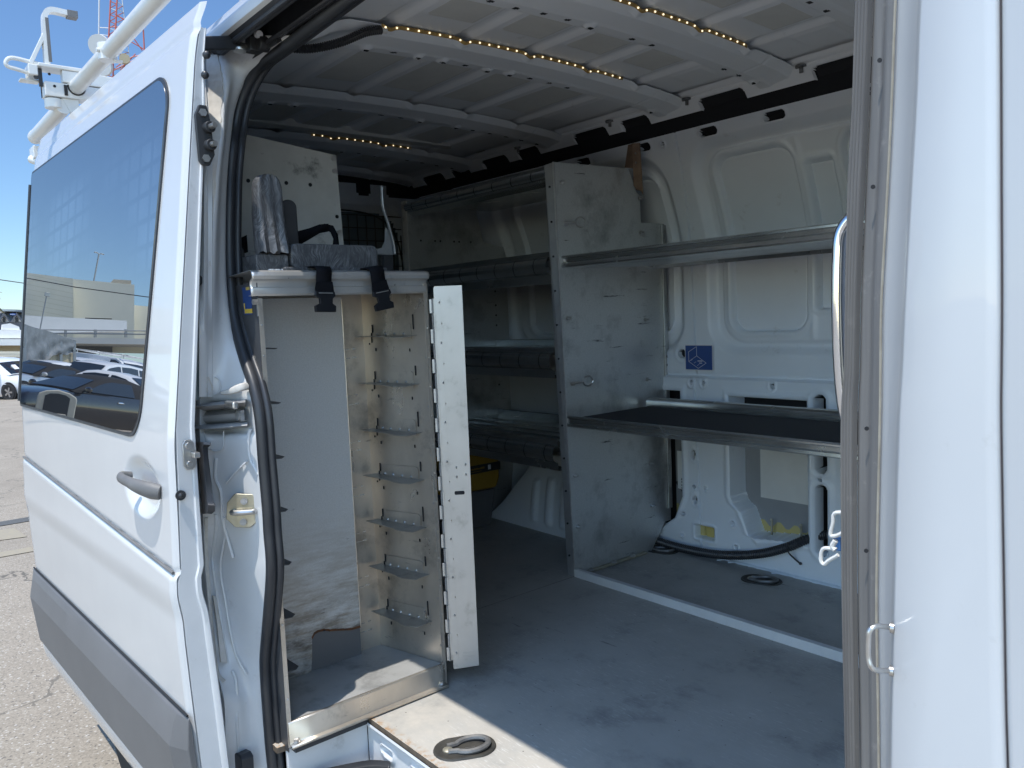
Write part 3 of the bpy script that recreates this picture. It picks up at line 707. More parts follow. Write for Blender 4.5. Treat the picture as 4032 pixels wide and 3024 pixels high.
    m = MB(); m.loft(spl2([[PY(*zz(*z3(x, y)), dd) for x, dd in ((x0, .001), (x0 + 6, .005), (x1 - 6, .004), (x1, .0))] for x0, x1, y in ((300, 325, 560), (322, 352, 700), (345, 392, 930), (350, 398, 985))], 5)); m.build('sealer_patch', 'seam_sealer', VAN)
    # thin vertical weld flange
    pass
    # dark gap low behind the door
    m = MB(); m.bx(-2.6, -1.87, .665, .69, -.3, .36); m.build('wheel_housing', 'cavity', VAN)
    # side-rail channel with its roller arm
    y = .615
    a, b = at(772, 1582, 1, y), at(968, 1680, 1, .655)
    def pl(u, v, d=0): return at(u, v, 1, float(np.interp(u, [760, 975], [.600, .690])) + d)
    m = MB()
    m.loft([[pl(u, v0, .02), pl(u, v0, -.006), pl(u, v0 + 12, -.016), pl(u, v0 + 22, -.012), pl(u, v0 + 30, .0)] for u, v0 in ((755, 1588), (810, 1588), (880, 1580), (966, 1572))], 0)
    m.loft([[pl(u, v0, .004), pl(u, v0 + 20, -.004), pl(u, v0 + 40, -.004), pl(u, v0 + 56, .006)] for u, v0 in ((755, 1620), (810, 1618), (880, 1612), (966, 1604))], 0)
    m.loft([[pl(u, v0, .008), pl(u, v0 + 8, -.012), pl(u, v0 + 20, -.014), pl(u, v0 + 28, .0)] for u, v0 in ((755, 1668), (810, 1668), (880, 1664), (974, 1655))], 0)
    r = m.build('side_rail', 'rail_steel', VAN, smooth=60)
    m = MB(); m.box(pl(910, 1594, -.018), (.056, .014, .017)); m.build('rail_slider', 'steel', r, bevel=.005, seg=3)
    m = MB(); q = pl(947, 1635, -.008); m.box(q, (.026, .008, .026)); m.cyl(q + Vector((0, -.004, 0)), q + Vector((0, -.008, 0)), .011, 18); m.cyl(q + Vector((0, -.008, 0)), q + Vector((0, -.0085, 0)), .004, 6); m.build('rail_screw', 'rail_steel', r, bevel=.001)
    # sealer lip above the rail
    m = MB(); m.tube(spline([pl(872, 1548, -.004), pl(910, 1540, -.008), pl(950, 1525, -.008), pl(972, 1520, -.002)]), [.004 + .005 * min(1, i / 12) for i in range(25)], 8, sx=.7); m.build('sealer_bead', 'seam_sealer', VAN)
    # rubber bump stop
    def bp(u, v, d=0): return at(u, v, 1, .575 + d)
    m = MB(); rings = []
    for v, wl, wr in ((1742, 772, 828), (1752, 775, 830), (1762, 780, 818), (1800, 783, 820), (1900, 788, 832), (1975, 795, 838), (1990, 792, 846), (2012, 792, 846), (2024, 798, 832)):
        rings.append([bp(wl, v, .05), bp(wl, v, .0), bp((wl + wr) / 2, v - 2, -.006), bp(wr, v, .005), bp(wr + 2, v, .07)])
    m.loft(rings); m.build('bump_stop', 'rubber', VAN, smooth=50)
    # lock striker plate
    c = at(961, 2010, 1, .664); m = MB(); JB = Matrix(((.57, -.82, 0), (.82, .57, 0), (0, 0, 1)))
    oc = [(-.039, -.022), (-.039, .016), (-.022, .038), (.018, .038), (.034, .018), (.034, -.022), (.014, -.040), (-.018, -.040)]
    tl = JB @ Matrix.Rotation(R(6), 3, 'Y')
    m.prism([tl @ Vector((x, 0, z)) + c for x, z in oc], tl @ Vector((0, .006, 0)))
    o = m.build('striker_plate', 'zinc_yellow', VAN, bevel=.0015)
    m = MB()
    for z in (.022, -.026): q = tl @ Vector((0, -.001, z)) + c; m.piece().cyl(q, q + tl @ Vector((0, -.004, 0)), .0078, 16); m.cyl(q + tl @ Vector((0, -.004, 0)), q + tl @ Vector((0, -.0045, 0)), .004, 6)
    m.build('screw', 'rail_steel', o)
    m = MB(); m.tube(spline([tl @ Vector(p) + c for p in ((-.024, .0, -.004), (-.022, -.012, -.003), (.0, -.015, -.001), (.022, -.012, .001), (.024, 0, .001))]), .0062, 10); m.build('striker_loop', 'steel', o)
    # little rubber buffer and tailing wedge at foot of pillar
    m = MB(); q = at(930, 2990, 1, .62); m.prism([q + Vector((x, 0, z)) for x, z in ((-.07, -.05), (.030, -.05), (.034, .012), (.02, .018), (-.06, .0))], (0, .03, 0)); m.build('rubber_wedge', 'rubber', VAN, bevel=.004)
    # top roller arm joining door and track
    a = Vector((-1.70, .640, 1.575)); b = at(945, 168, 1, .75)
    a = at(772, 172, 1, .645)
    m = MB(); m.bar(a, b, .012, .030, m=0); m.bar(a + Vector((0, -.004, .010)), b + Vector((0, -.003, .010)), .012, .008, m=1)
    o = m.build('top_roller_arm', ['black_plastic', 'steel'], VAN, bevel=.004)
    m = MB(); m.piece().cyl(b + Vector((-.005, 0, .010)), b + Vector((-.005, 0, .028)), .013, 6); m.piece().cyl(b + Vector((.0, 0, -.020)), b + Vector((.0, 0, -.012)), .016, 18); m.build('pivot_bolt', 'steel', o, bevel=.002)
    m = MB(); e = at(1000, 178, 1, .775); m.box(e, (.030, .03, .034)); m.cyl(e + Vector((.02, 0, .0)), e + Vector((.02, .025, 0)), .018, 18); m.bar(b + Vector((0, 0, -.006)), e + Vector((0, 0, -.006)), .014, .012); m.build('roller', 'black_plastic', o, bevel=.003)
    m = MB(); m.cyl(at(1012, 136, 1, .775), at(1022, 134, 1, .775), .008, 12); m.build('roller_wheel', 'sticker_white', o)
    # dark end block of the track
    m = MB(); m.prism([at(958, 210, 1, .79), at(1020, 180, 1, .795), at(1090, 150, 1, .795), at(1085, 175, 1, .79), at(975, 244, 1, .79)], (0, .03, .02)); m.build('track_end', 'rubber', VAN, bevel=.002)
    # ---- front pillar (B pillar) beside the photographer
    vs = [-500, 0, 400, 750, 1175, 1450, 1684, 2326, 2785, 3024, 3500]
    S0 = [3400, 3375, 3362, 3344, 3335, 3330, 3317, 3321, 3330, 3335, 3345]; S1 = [3465, 3439, 3424, 3407, 3389, 3384, 3376, 3376, 3383, 3386, 3392]
    S2 = [3550, 3525, 3510, 3493, 3470, 3466, 3463, 3450, 3456, 3459, 3464]; S3 = [3655, 3620, 3603, 3583, 3560, 3548, 3535, 3517, 3508, 3505, 3500]
    S4 = [3936, 3940, 3942, 3943, 3945, 3943, 3942, 3953, 3961, 3968, 3978]
    def col(us, y): return spline([at(u, v, 1, y) for u, v in zip(us, vs)], 5)
    def strips(cols): return [[c[i] for c in cols] for i in range(len(cols[0]))]
    a0, a1 = col(S0, .705), col(S1, .700)
    cols = [col([u + 4 for u in S0], .735), col(S0, .712)]
    for k in range(1, 10):
        f = k / 10; cols.append([p.lerp(q, f) + Vector((0, -.004 - (.0022 if k % 2 else 0), 0)) for p, q in zip(a0, a1)])
    cols.append(a1)
    m = MB(); m.loft(strips(cols)); m.build('door_seal', 'rubber_worn', VAN, smooth=70)
    b0 = col([u + 2 for u in S1], .702); b1 = col(S2, .690); cols = []
    for k, dy in enumerate((0, -.001, .003, .003, -.002, -.002, 0)): cols.append([p.lerp(q, k / 6) + Vector((0, dy, 0)) for p, q in zip(b0, b1)])
    m = MB(); m.loft(strips(cols)); fl = m.build('pillar_flange', 'rubber_worn', VAN, smooth=70); 
    m = MB(); m.tube(col([u + 1 for u in S2], .687), .0012, 6); m.build('sealer_bead', 'tan_sealer', VAN)
    m = MB()
    for u, v in ((3464, 238), (3438, 736), (3413, 1687), (3411, 2168)):
        p = at(u, v, 1, .693); m.piece().cyl(p, p + Vector((.0004, -.0012, 0)), .0019, 10)
    m.build('flange_hole', 'cavity', VAN)
    c0 = col([u + 2 for u in S2], .692); c1 = col([u - 8 for u in S3], .662); c2 = col([u - 2 for u in S3], .655); c3 = col([u + 2 for u in S3], .640); c4 = col([u + 12 for u in S3], .634)
    d0 = col([u + 200 for u in S3], .632); d1 = col([u - 70 for u in S4], .631); d2 = col([u - 28 for u in S4], .6315); d3 = col([u - 8 for u in S4], .635); d4 = col([u - 2 for u in S4], .640); d5 = col([u - 1 for u in S4], .645)
    mid = [p.lerp(q, .5) + Vector((0, .002, 0)) for p, q in zip(c0, c1)]
    m = MB(); m.loft(strips([c0, mid, c1, c2, c3, c4, d0, d1, d2, d3, d4, d5])); m.build('front_pillar', 'van_paint', VAN, smooth=60)
    e0 = col([u + 1 for u in S4], .645); e1 = col([u + 4 for u in S4], .640); e2 = col([u + 10 for u in S4], .634); e3 = col([u + 26 for u in S4], .632)
    e4 = [Vector((.10, .630, p.z)) for p in e3]; e5 = [Vector((.95, .628, p.z)) for p in e3]
    m = MB(); m.loft(strips([e0, e1, e2, e3, e4, e5])); m.build('front_door_panel', 'van_paint', VAN, smooth=60)
    m = MB(); m.loft(strips([col([u - 6 for u in S4], .644), col([u + 8 for u in S4], .644)])); m.build('door_gap', 'gap_grey', VAN)
    m = MB(); m.bx(-.25, .95, .628, .70, -.4, .42); m.bx(-.25, .95, .64, .72, 1.45, 1.70); m.build('front_body_side', 'van_paint', VAN, bevel=.01)
    # U-shaped striker loop low on the pillar
    m = MB(); y = .628
    q = [at(3512, 2470, 1, y + .012), at(3450, 2466, 1, y - .008), at(3424, 2485, 1, y - .014), at(3419, 2530, 1, y - .014), at(3419, 2585, 1, y - .014), at(3430, 2625, 1, y - .014), at(3455, 2640, 1, y - .008), at(3510, 2640, 1, y + .012)]
    m.tube(spline(q, 6), .0022, 10); o = m.build('striker_loop', 'steel', VAN)
    o['label'] = 'small U-shaped steel loop on the white front pillar'
    m = MB()
    for u, v in ((3505, 2470), (3503, 2640)): p = at(u, v, 1, y + .010); m.piece().cyl(p, p + Vector((.003, .001, 0)), .0045, 14)
    m.build('collar', 'steel', o)
    # chrome grab handle and white latch bracket peeping past the seal
    m = MB(); y = .76
    pts = [at(u, v, 1, y) for u, v in ((3352, 860), (3330, 885), (3310, 930), (3303, 1010), (3300, 1200), (3306, 1400), (3316, 1540), (3330, 1630), (3345, 1655))]
    m.tube(spline(pts, 6), .0065, 12); m.build('grab_handle', 'chrome', VAN)
    m = MB(); y = .78
    def seg(pts, r=.0021, mm=0): m.tube(spline([at(u, v, 1, y) for u, v in pts], 4), r, 8, mm)
    seg([(3325, 2018), (3285, 2022), (3280, 2060), (3270, 2105), (3290, 2110), (3318, 2098)]); seg([(3290, 2128), (3278, 2150), (3290, 2165)], .003); seg([(3278, 2160), (3240, 2162), (3232, 2205), (3245, 2222), (3262, 2208), (3300, 2185)])
    m.box(at(3300, 2140, 1, y + .01), (.008, .006, .014), None, 1)
    m.build('latch_bracket', ['white_metal', 'blue_plastic'], VAN, bevel=.001)
make_frame()

# ------------------------------------------------------------------ sliding door
DT = math.tan(R(1.7)); DZ = [-.10, .09, .21, .36, .45, .50, .60, .77, 1.20, 1.535, 1.594, 1.655]; DY = [.494, .480, .4745, .4685, .467, .470, .4735, .4785, .533, .5755, .587, .609]
KD = 1.06                                                              # door size factor (front edge at x = -1.75)
def dsc(x, y, z): return Vector((x * KD, y * KD, 1 + (z - 1) * KD))
def dp(u, z, off=0.): return dsc(-1.65 - u, float(np.interp(z, DZ, DY)) - off - u * DT, z)
def make_door():
    us = np.concatenate([np.arange(0, .46, .006), np.arange(.46, 1.455, .02), [1.46]]); zs = np.arange(-.06, 1.6551, .006)
    U, Z = np.meshgrid(us, zs)
    k = np.ones(5) / 5; zz = np.arange(-.2, 1.8, .006); yy = np.interp(zz, DZ, DY); yy = np.convolve(np.pad(yy, 8, 'edge'), np.ones(9) / 9, 'same')[8:-8]
    Y = np.interp(Z, zz, yy)
    zc = .504 + .081 * (U / 1.4)
    Y = Y - .007 * sst(zc - Z, -.002, .010) * sst(Z, .40, .47) + .003 * np.exp(-((Z - zc - .004) / .005) ** 2)
    Y = Y + .004 * np.exp(-((Z - 1.598) / .008) ** 2)                    # crease under the roof edge
    # handle bowl
    d = np.hypot((U - .195) / .125, (Z - .657) / .068); Y = Y + .020 * sst(1.05 - d, 0, .55)
    # roll the edges
    Y = Y + .010 * sst(.012 - U, 0, .014) + .012 * sst(U - 1.446, 0, .014)
    X = -1.65 - U - .010 * sst(Z, 1.61, 1.655) * (U < .03) * -1
    P = np.stack([X * KD, (Y - U * DT) * KD, 1 + (Z - 1) * KD], -1)
    door = empty('sliding_door', dp(.7, -.06))
    door.parent = VAN; door.matrix_parent_inverse = wm(VAN).inverted()
    grid('door_skin', P, ['door_paint'], None, None, door, smooth=50)
    # front edge face and inner frame of the door
    zz = [-.06, .09, .2, .36, .5, .8, 1.1, 1.3, 1.45, 1.535, 1.60]
    m = MB(); rings = []
    zz = sorted(set(zz + list(np.arange(.38, .56, .012))))
    for z in zz:
        e = dp(-.0, z, -.010 + .007 * float(sst(.504 - z, -.002, .010) * sst(z, .40, .47)) - .002); w = float(np.interp(z, [-.06, .1, .3, .5, .8, 1.28, 1.45, 1.6], [.055, .060, .060, .050, .040, .030, .026, .014]))
        rings.append([e + Vector((-.012, -.003, 0)), e + Vector((.0, .001, 0)), e + Vector((-.002, w * .72, 0)), e + Vector((.002, w * .78, 0)), e + Vector((.002, w - .003, 0)), e + Vector((-.003, w, 0)), e + Vector((-.03, w + .004, 0))])
    m.loft(rings); m.build('door_edge', 'jamb_paint', door, smooth=50)
    m = MB(); rings = []
    for z in [-.06, .3, .6, .8, 1.2, 1.535]:
        w = float(np.interp(z, [.3, .8, 1.2, 1.535], [.062, .042, .036, .03])); rings.append([dp(.02, z, -w), dp(.15, z, -w - .012), dp(.7, z, -w - .012), dp(1.44, z, -w), dp(1.452, z, -.01)])
    m.loft(rings); m.build('door_inner_panel', 'jamb_paint', door, smooth=30)
    # tinted window, bonded almost flush
    def pane(u0, u1, z0, z1, r0, r1, off, n=8):
        pts = []
        for (cu, cz, a0, r) in ((u0 + r0, z0 + r0, 180, r0), (u1 - r1, z0 + r1, 270, r1), (u1 - r1, z1 - r1, 0, r1), (u0 + r0, z1 - r0, 90, r0)):
            for k_ in range(n + 1):
                a = R(a0 + 90 * k_ / n); pts.append((cu + r * math.cos(a), cz + r * math.sin(a)))
        return pts
    y0, s = .4785, .126
    def wp(u, z, off): return dsc(-1.65 - u, y0 + s * (z - .772) - off - u * DT, z)
    def xs(pl): # slant the front edge as measured
        return [(u + (.075 * (1.3 - z) / .5 if u < .7 and z < 1.3 else 0) * (1 - (u - .11) / .6 if u < .7 else 0), z) for u, z in pl]
    m = MB(); o = xs(pane(.108, 1.452, .764, 1.540, .075, .02, 0)); m.prism([wp(u, z, .0030) for u, z in o], (0, .004, 0)); m.build('window_seal', 'rubber', door, smooth=30)
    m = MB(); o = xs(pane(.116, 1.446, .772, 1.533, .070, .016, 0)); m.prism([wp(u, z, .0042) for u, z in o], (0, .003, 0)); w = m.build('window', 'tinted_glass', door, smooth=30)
    m = MB(); m.tube([wp(1.458, z, .004) for z in (.78, 1.1, 1.50)], .005, 8); m.build('window_edge_trim', 'rubber', door)
    # rub strip, lower cladding
    m = MB(); m.tube([dp(u, .504 + .081 * u / 1.4 + .003, .002) for u in np.linspace(.006, 1.45, 30)], .0036, 8); m.build('rub_strip', 'handle_plastic', door)
    m = MB(); rings = []
    for u in np.linspace(-.004, 1.47, 30):
        t = 1 - (u / 1.47); f = float(np.interp(u, [-.004, .03, 1.43, 1.47], [.35, 1, 1, .4]))
        rings.append([dp(u, .203, .0), dp(u, .200, .009 * f), dp(u, .180, .018 * f), dp(u, .120 + .015 * t, .032 * f), dp(u, -.035, .026 * f), dp(u, -.052, .017 * f), dp(u, -.062, .0)])
    m.loft(rings); m.add(rings[0], [tuple(range(7))]); m.add(rings[-1], [tuple(range(7))]); m.build('lower_cladding', 'grey_plastic', door, bevel=.003, smooth=10)
    m = MB(); m.loft([[dp(u, -.062, .013), dp(u, -.072, .015), dp(u, -.110, .010), dp(u, -.150, -.006), dp(u, -.175, -.028), dp(u, -.185, -.07)] for u in np.linspace(0, 1.46, 8)]); m.build('door_bottom_edge', 'door_paint', door)
    m = MB(); m.tube([dp(u, .207, .003) for u in (0.0, .7, 1.455)], .0028, 6); m.build('cladding_gap', 'cavity', door)
    # pull handle
    m = MB(); ctr = [(.246, .677, .004), (.242, .679, .020), (.226, .681, .032), (.190, .681, .036), (.152, .680, .036), (.120, .677, .033), (.095, .673, .025), (.076, .668, .013), (.064, .664, .001)]
    P_ = spline([dp(u, z, o_) for u, z, o_ in ctr], 5); n = len(P_)
    rr = [float(np.interp(i / n, [0, .15, .3, .5, .7, .85, 1], [.010, .0125, .0115, .0125, .0165, .0185, .0160])) for i in range(n)]
    m.tube(P_, rr, 14, sx=.75); h = m.build('door_handle', 'handle_plastic', door, smooth=60)
    # striker on the edge, rubber hole plug, upper lock plate, stop pins, foot bracket
    e = dp(0, .745, -.035) + Vector((.004, 0, 0)); m = MB()
    m.prism([e + Vector((0, y_, z_)) for y_, z_ in ((-.012, -.024), (-.012, .024), (-.006, .032), (.006, .032), (.012, .024), (.012, -.024), (.006, -.032), (-.006, -.032))], (.005, 0, 0))
    for z in (.020, -.020): m.cyl(e + Vector((.005, 0, z)), e + Vector((.009, 0, z)), .007, 14)
    o = m.build('edge_striker', 'steel', door, bevel=.001); m = MB(); m.box(e + Vector((.016, .010, 0)), (.02, .014, .012)); m.build('striker_tooth', 'steel', o, bevel=.002)
    e = dp(0, .665, -.016) + Vector((.003, 0, 0)); m = MB(); m.cyl(e, e + Vector((.0025, 0, 0)), .011, 18); m.sphere(e + Vector((.003, 0, 0)), .006, 10); m.build('rubber_plug', 'rubber', door)
    m = MB(); e = dp(0, 1.385, -.034) + Vector((.004, 0, 0))
    m.prism([e + Vector((0, y_, z_)) for y_, z_ in ((-.016, -.055), (-.018, .04), (-.008, .062), (.008, .062), (.014, .03), (.018, -.04), (.006, -.064), (-.010, -.064))], (.010, 0, 0))
    for z in (.015, -.022): m.cyl(e + Vector((.008, .006, z)), e + Vector((.024, .008, z)), .012, 14)
    o = m.build('upper_lock_plate', 'black_plastic', door, bevel=.002); m = MB()
    for z, l in ((.015, .045), (-.022, .038)): m.piece().cyl(e + Vector((.022, .008, z)), e + Vector((l, .010, z)), .006, 12)
    for z in (.045, -.050): m.piece().cyl(e + Vector((.010, -.002, z)), e + Vector((.015, -.002, z)), .0085, 6)
    m.build('lock_pin', 'steel', o)
    m = MB()
    for z in (1.545, 1.505): e = dp(.0, z, -.030) + Vector((.006, 0, 0)); m.piece().sphere(e, .0085, 10)
    m.build('rubber_buffer', 'rubber', door)
    e = dp(.03, -.0, -.055); m = MB(); m.box(e + Vector((.015, 0, 0)), (.03, .03, .05)); m.cyl(e + Vector((.03, 0, .0)), e + Vector((.038, 0, 0)), .012, 16); m.build('bottom_roller_arm', 'black_plastic', door, bevel=.004)
    # black latch and weather strip on the inner side, seen past the edge
    z2 = lambda x, y, d=-1.69: at(x * .6028, 750 + y * .6028, 0, d * KD)
    m = MB(); m.prism([z2(*p) for p in ((1222, 300), (1240, 270), (1262, 258), (1280, 290), (1284, 450), (1268, 545), (1300, 545), (1325, 565), (1325, 610), (1290, 640), (1265, 640), (1288, 665), (1288, 690), (1222, 700))], (-.015, 0, 0)); m.build('inner_latch', 'black_plastic', door, bevel=.003)
    m = MB(); m.prism([z2(*p) for p in ((1215, 690), (1258, 700), (1246, 1150), (1275, 1180), (1270, 1450), (1215, 1380))], (-.012, 0, 0)); m.build('inner_weather_strip', 'rubber', door, bevel=.002)
    m = MB(); m.prism([z2(*p, -1.72) for p in ((1250, -60), (1312, -60), (1310, 1360), (1262, 1380))], (-.004, 0, 0)); m.build('inner_glass', 'green_glass', door)
make_door()

# ------------------------------------------------------------------ aluminium tray cabinet at the rear of the doorway
CZ = [.947, .817, .686, .557, .426, .295, .163]
def make_cabinet():
    t = empty('tool_cabinet', (-1.86, .95, 0), 'tall open aluminium cabinet with rows of bin brackets standing inside the van doorway', 'cabinet')
    X0, X1 = -1.744, -1.985
    # left side panel with flange, slot, screw
    m = MB(); m.bx(X1, X0, .7195, .7215, -.010, 1.095, 0)
    m.bx(X0 - .001, X0 + .0015, .7195, .730, .002, 1.06, 1)
    for z in (.12, .30, .62, .80, .93, 1.00): m.cyl((X0 + .001, .725, z), (X0 + .004, .725, z), .0024, 8, 2)
    m.bx(-1.785, -1.780, .7175, .7196, .885, .93, 1); m.bx(-1.785, -1.780, .7175, .7196, .20, .235, 1); m.cyl((-1.775, .7196, .865), (-1.775, .717, .865), .004, 10, 2)
    m.build('side_panel', ['galv_shaded', 'aluminium', 'steel'], t)  # outer face of the left panel gets its shade from the darker colour
    # right side panel, slightly tapered, with slots and rivets
    def rw(f, z, off=0.): return Vector((X0 + (X1 - X0) * f, 1.1725 - .054 * f - off, z))
    m = MB(); m.prism([rw(0, -.012), rw(1, -.012), rw(1, 1.08), rw(0, 1.095)], (0, .002, 0), 0)
    m.bx(X0 - .001, X0 + .002, 1.166, 1.178, -.012, 1.09, 0)
    def slot(f, z, h=.018, w=.0028):
        p = rw(f, z, .0012); m.box(p, (w * 2, .0022, h), Matrix.Rotation(-.22, 3, 'Z'), 1)
    for i, z in enumerate(CZ):
        slot(.20, z + .045, .040 if i % 2 == 0 else .026); slot(.84, z + .03, .022); slot(.80, z - .028, .008); slot(.27, z - .03, .008, .002); slot(.90, z - .012, .005, .0018); slot(.86, z + .005, .028, .0018)
        for f in (.03,): p = rw(f, z - .05); m.sphere(p + Vector((.002, -.002, 0)), .0035, 8, 2)
    for z in np.arange(.05, 1.05, .077): m.sphere(Vector((X0 + .003, 1.1715, z)), .0022, 6, 2)
    m.build('side_panel', ['aluminium', 'cavity', 'steel'], t)
    m = MB(); m.bx(X1 - .002, X1, .722, 1.119, .0, 1.08, 0)
    for z in CZ:
        for y, h, w in ((1.085, .004, .014), (1.062, .002, .022)):
            m.bx(X1, X1 + .0008, y - w / 2, y + w / 2, z - .05, z - .05 + h, 1)
            m.bx(X1, X1 + .0008, y - w / 3, y + w / 3, z - .025, z - .025 + h, 1)
    m.build('back_panel', ['aluminium', 'galv_lip'], t)
    # loose galvanised sheet with a burnt corner
    x = -1.962
    rnd = random.Random(4)
    nt = [(.889, .062), (.893, .10), (.898, .150), (.903, .160), (.915, .165), (.935, .163), (.95, .158), (.97, .150), (.99, .145), (1.012, .142), (1.044, .139)]
    nt = [(y + rnd.uniform(-.002, .002), z + rnd.uniform(-.002, .002)) for y, z in nt]
    poly = [(.724, .062)] + nt + [(1.044, 1.066), (.724, 1.066)]
    m = MB(); m.prism([(x, y, z) for y, z in poly], (-.0015, 0, 0)); o = m.build('backing_sheet', 'galv_sheet', t, smooth=0); o['label'] = 'grey galvanised back sheet with a rusty burnt hole at its lower corner'
    m = MB()
    for (a, b), (c, d) in zip(nt[2:], nt[3:]): m.loft([[(x + .0012, a, b), (x + .0012, a - .002, b + .006)], [(x + .0012, c, d), (x + .0012, c - .001, d + .007)]])
    m.build('rust_edge', 'rust', o)
    m = MB(); m.bx(x - .006, x - .0035, .87, 1.043, .06, .18); m.build('dark_panel', 'grey_plastic', t)
    m = MB(); m.tube([(x + .0005, 1.044, .14), (x + .0005, 1.044, 1.06)], .0012, 6); m.build('sheet_edge', 'aluminium', o)
    # bottom tray: floor, front skirt, flange, black base strip
    def corner(f): return 1.1725 - .054 * f
    m = MB(); m.quad((X0 - .002, .722, .062), (X0 - .002, 1.170, .062), (X1, 1.117, .060), (X1, .722, .060))
    m.build('floor_tray', 'alu_floor', t, smooth=0, solid=.0015)
    m = MB(); m.loft([[(X0 - .004, y, .0625), (X0 + .001, y, .0622), (X0 + .003, y, .0595), (X0 + .004, y, .014), (X0 + .006, y, .010), (X0 + .018, y, .009), (X0 + .019, y, .004)] for y in (.722, .80, .95, 1.10, 1.158, 1.171)])
    m.build('front_skirt', 'aluminium', t, smooth=30, solid=.0015)
    m = MB()
    for y in (.737, 1.157): m.piece().cyl((X0 + .006, y, .012), (X0 + .006, y, .020), .006, 6); m.cyl((X0 + .006, y, .012), (X0 + .006, y, .0135), .009, 14)
    m.build('bolt', 'steel', t)
    m = MB(); m.bx(-1.80, X0 + .004, .735, 1.0, -.016, -.004); m.build('base_strip', 'rubber', t)
    m = MB(); m.bx(-1.80, X0 + .001, .728, 1.168, -.004, .004); m.build('base_rail', 'galv', t)
    # top: rolled lip, band
    m = MB(); pf = [(X1, 1.110), (X0 - .01, 1.122), (X0 + .004, 1.122), (X0 + .012, 1.118), (X0 + .015, 1.110), (X0 + .012, 1.103), (X0 + .002, 1.100), (X0 - .001, 1.096), (X0 - .001, 1.085), (X0 + .002, 1.083), (X0 + .003, 1.070), (X0 + .000, 1.066), (X0 - .012, 1.066)]
    m.loft([[(x + (.0 if .716 < y < 1.175 else -.004), y, z) for x, z in pf] for y in (.706, .712, .722, .80, .95, 1.10, 1.172, 1.176, 1.180)]); m.build('top_shelf', 'alu_top', t, smooth=40, solid=.0015)
    # brackets: upright plate with four rivets and a folded leaf
    def bracket(z, side):
        m = MB(); s = 1 if side == 'r' else -1
        def q(f, zz, off): return rw(f, zz, off) if side == 'r' else Vector((X0 + (X1 - X0) * f, .7225 + off, zz))
        wl = [q(.22, z, .002), q(.82, z, .002), q(.84, z - .001, .056), q(.27, z - .003, .064), q(.22, z - .004, .052)]
        pl_ = [q(.23, z, .002), q(.80, z, .002), q(.80, z + .034, .002), (q(.78, z + .040, .002)), (q(.26, z + .043, .002)), q(.23, z + .038, .002)]
        m.prism(pl_, (0, -.0014 * s, 0), 0)
        zl = z + .010; lf = [q(.15, zl, .001), q(.93, zl, .001), q(.95, zl, .036), q(.44, zl, .052), q(.36, zl - .002, .056), q(.28, zl - .003, .056), q(.16, zl - .004, .046)]
        m.prism(lf if side == 'r' else wl, (0, 0, -.0014), 2)
        for f in (.34, .48, .62, .75): m.sphere(q(f, z + .014, .004), .0042, 8, 1)
        m.build('bin_bracket', ['aluminium' if side == 'r' else 'galv_shaded', 'steel', 'leaf_metal' if side == 'r' else 'galv_shaded'], t, smooth=35)  # left brackets take the shaded metal colour, right ones the plain metal
    for z in CZ: bracket(z, 'r'); bracket(z + .0, 'l')
    # hinged flap, swung out
    def swing(m):                                                      # turn the flap on its hinge line
        for i, (x, y_, z) in enumerate(m.v):
            u = (x - (X0 + .012)) * .62; w = y_ - 1.189
            m.v[i] = (X0 + .010 + u * .585 - w * .811, 1.187 + u * .811 + w * .585, z)
        return m
    m = MB(); y = 1.189
    def fp(u, z): return (X0 + .012 + u, y + .0, z)
    m.prism([fp(.012, .050), fp(.014, .044), fp(.124, .050), fp(.126, 1.082), fp(.010, 1.082), fp(.006, 1.076)], (0, .0025, 0))
    m.prism([fp(.002, .07), fp(.036, .07), fp(.033, 1.050), fp(-.001, 1.050)], (0, -.0016, 0))
    for z in np.arange(.09, 1.05, .1055): m.sphere((X0 + .040, y - .002, z), .0036, 8, 1)
    for z in np.arange(.14, 1.05, .1055): m.sphere((X0 + .046, y - .0005, z), .0026, 8, 2)
    for xx, z in ((.078, .60), (.118, .607), (.078, .575), (.118, .58)): m.sphere((X0 + xx, y - .001, z), .0036, 8, 1)
    m.bx(X0 + .070, X0 + .104, y - .0008, y + .001, .526, .536, 3); m.cyl((X0 + .070, y - .0008, .531), (X0 + .070, y + .001, .531), .005, 12, 3); m.cyl((X0 + .104, y - .0008, .531), (X0 + .104, y + .001, .531), .005, 12, 3)
    fl = swing(m).build('flap_door', ['alu_flap', 'steel', 'aluminium', 'cavity'], t, smooth=30)
    m = MB(); n = 25
    for i in range(n):
        z0 = .07 + .98 * i / n; z1 = z0 + .98 / n
        m.cyl((X0 + .010, y - .004, z0 + .001), (X0 + .010, y - .004, z1 - .001), .0042, 8, 0)
        a, b = ((X0 + .010, X0 + .020) if i % 2 else (X0 - .002, X0 + .010)); m.bx(a, b, y - .0045, y - .002, z0 + .0015, z1 - .0015, 0)
        if i % 2: m.bx(X0 + .003, X0 + .0055, y - .003, y - .001, z0 + .008, z1 - .008, 1)
    swing(m).build('piano_hinge', ['alu_flap', 'cavity'], fl)
    # stamped part number near the foot of the flap (tiny raised dashes)
    m = MB()
    for i in range(9):
        for z in (.085, .075): m.bx(X0 + .068 + i * .0058, X0 + .0712 + i * .0058, y - .0008, y, z, z + .0045)
    swing(m).build('stamped_number', 'alu_flap', fl)
    # blue and yellow maker's sticker on the left panel
    m = MB(); y = .7188
    def st(u0, u1, z0, z1, k): m.bx(-1.826 + u0, -1.826 + u1, y - .0004 * (k + 1), y, z0, z1, k)
    st(0, .050, 1.025, 1.088, 0)
    st(.006, .050, 1.028, 1.038, 1); st(.004, .009, 1.038, 1.052, 1)
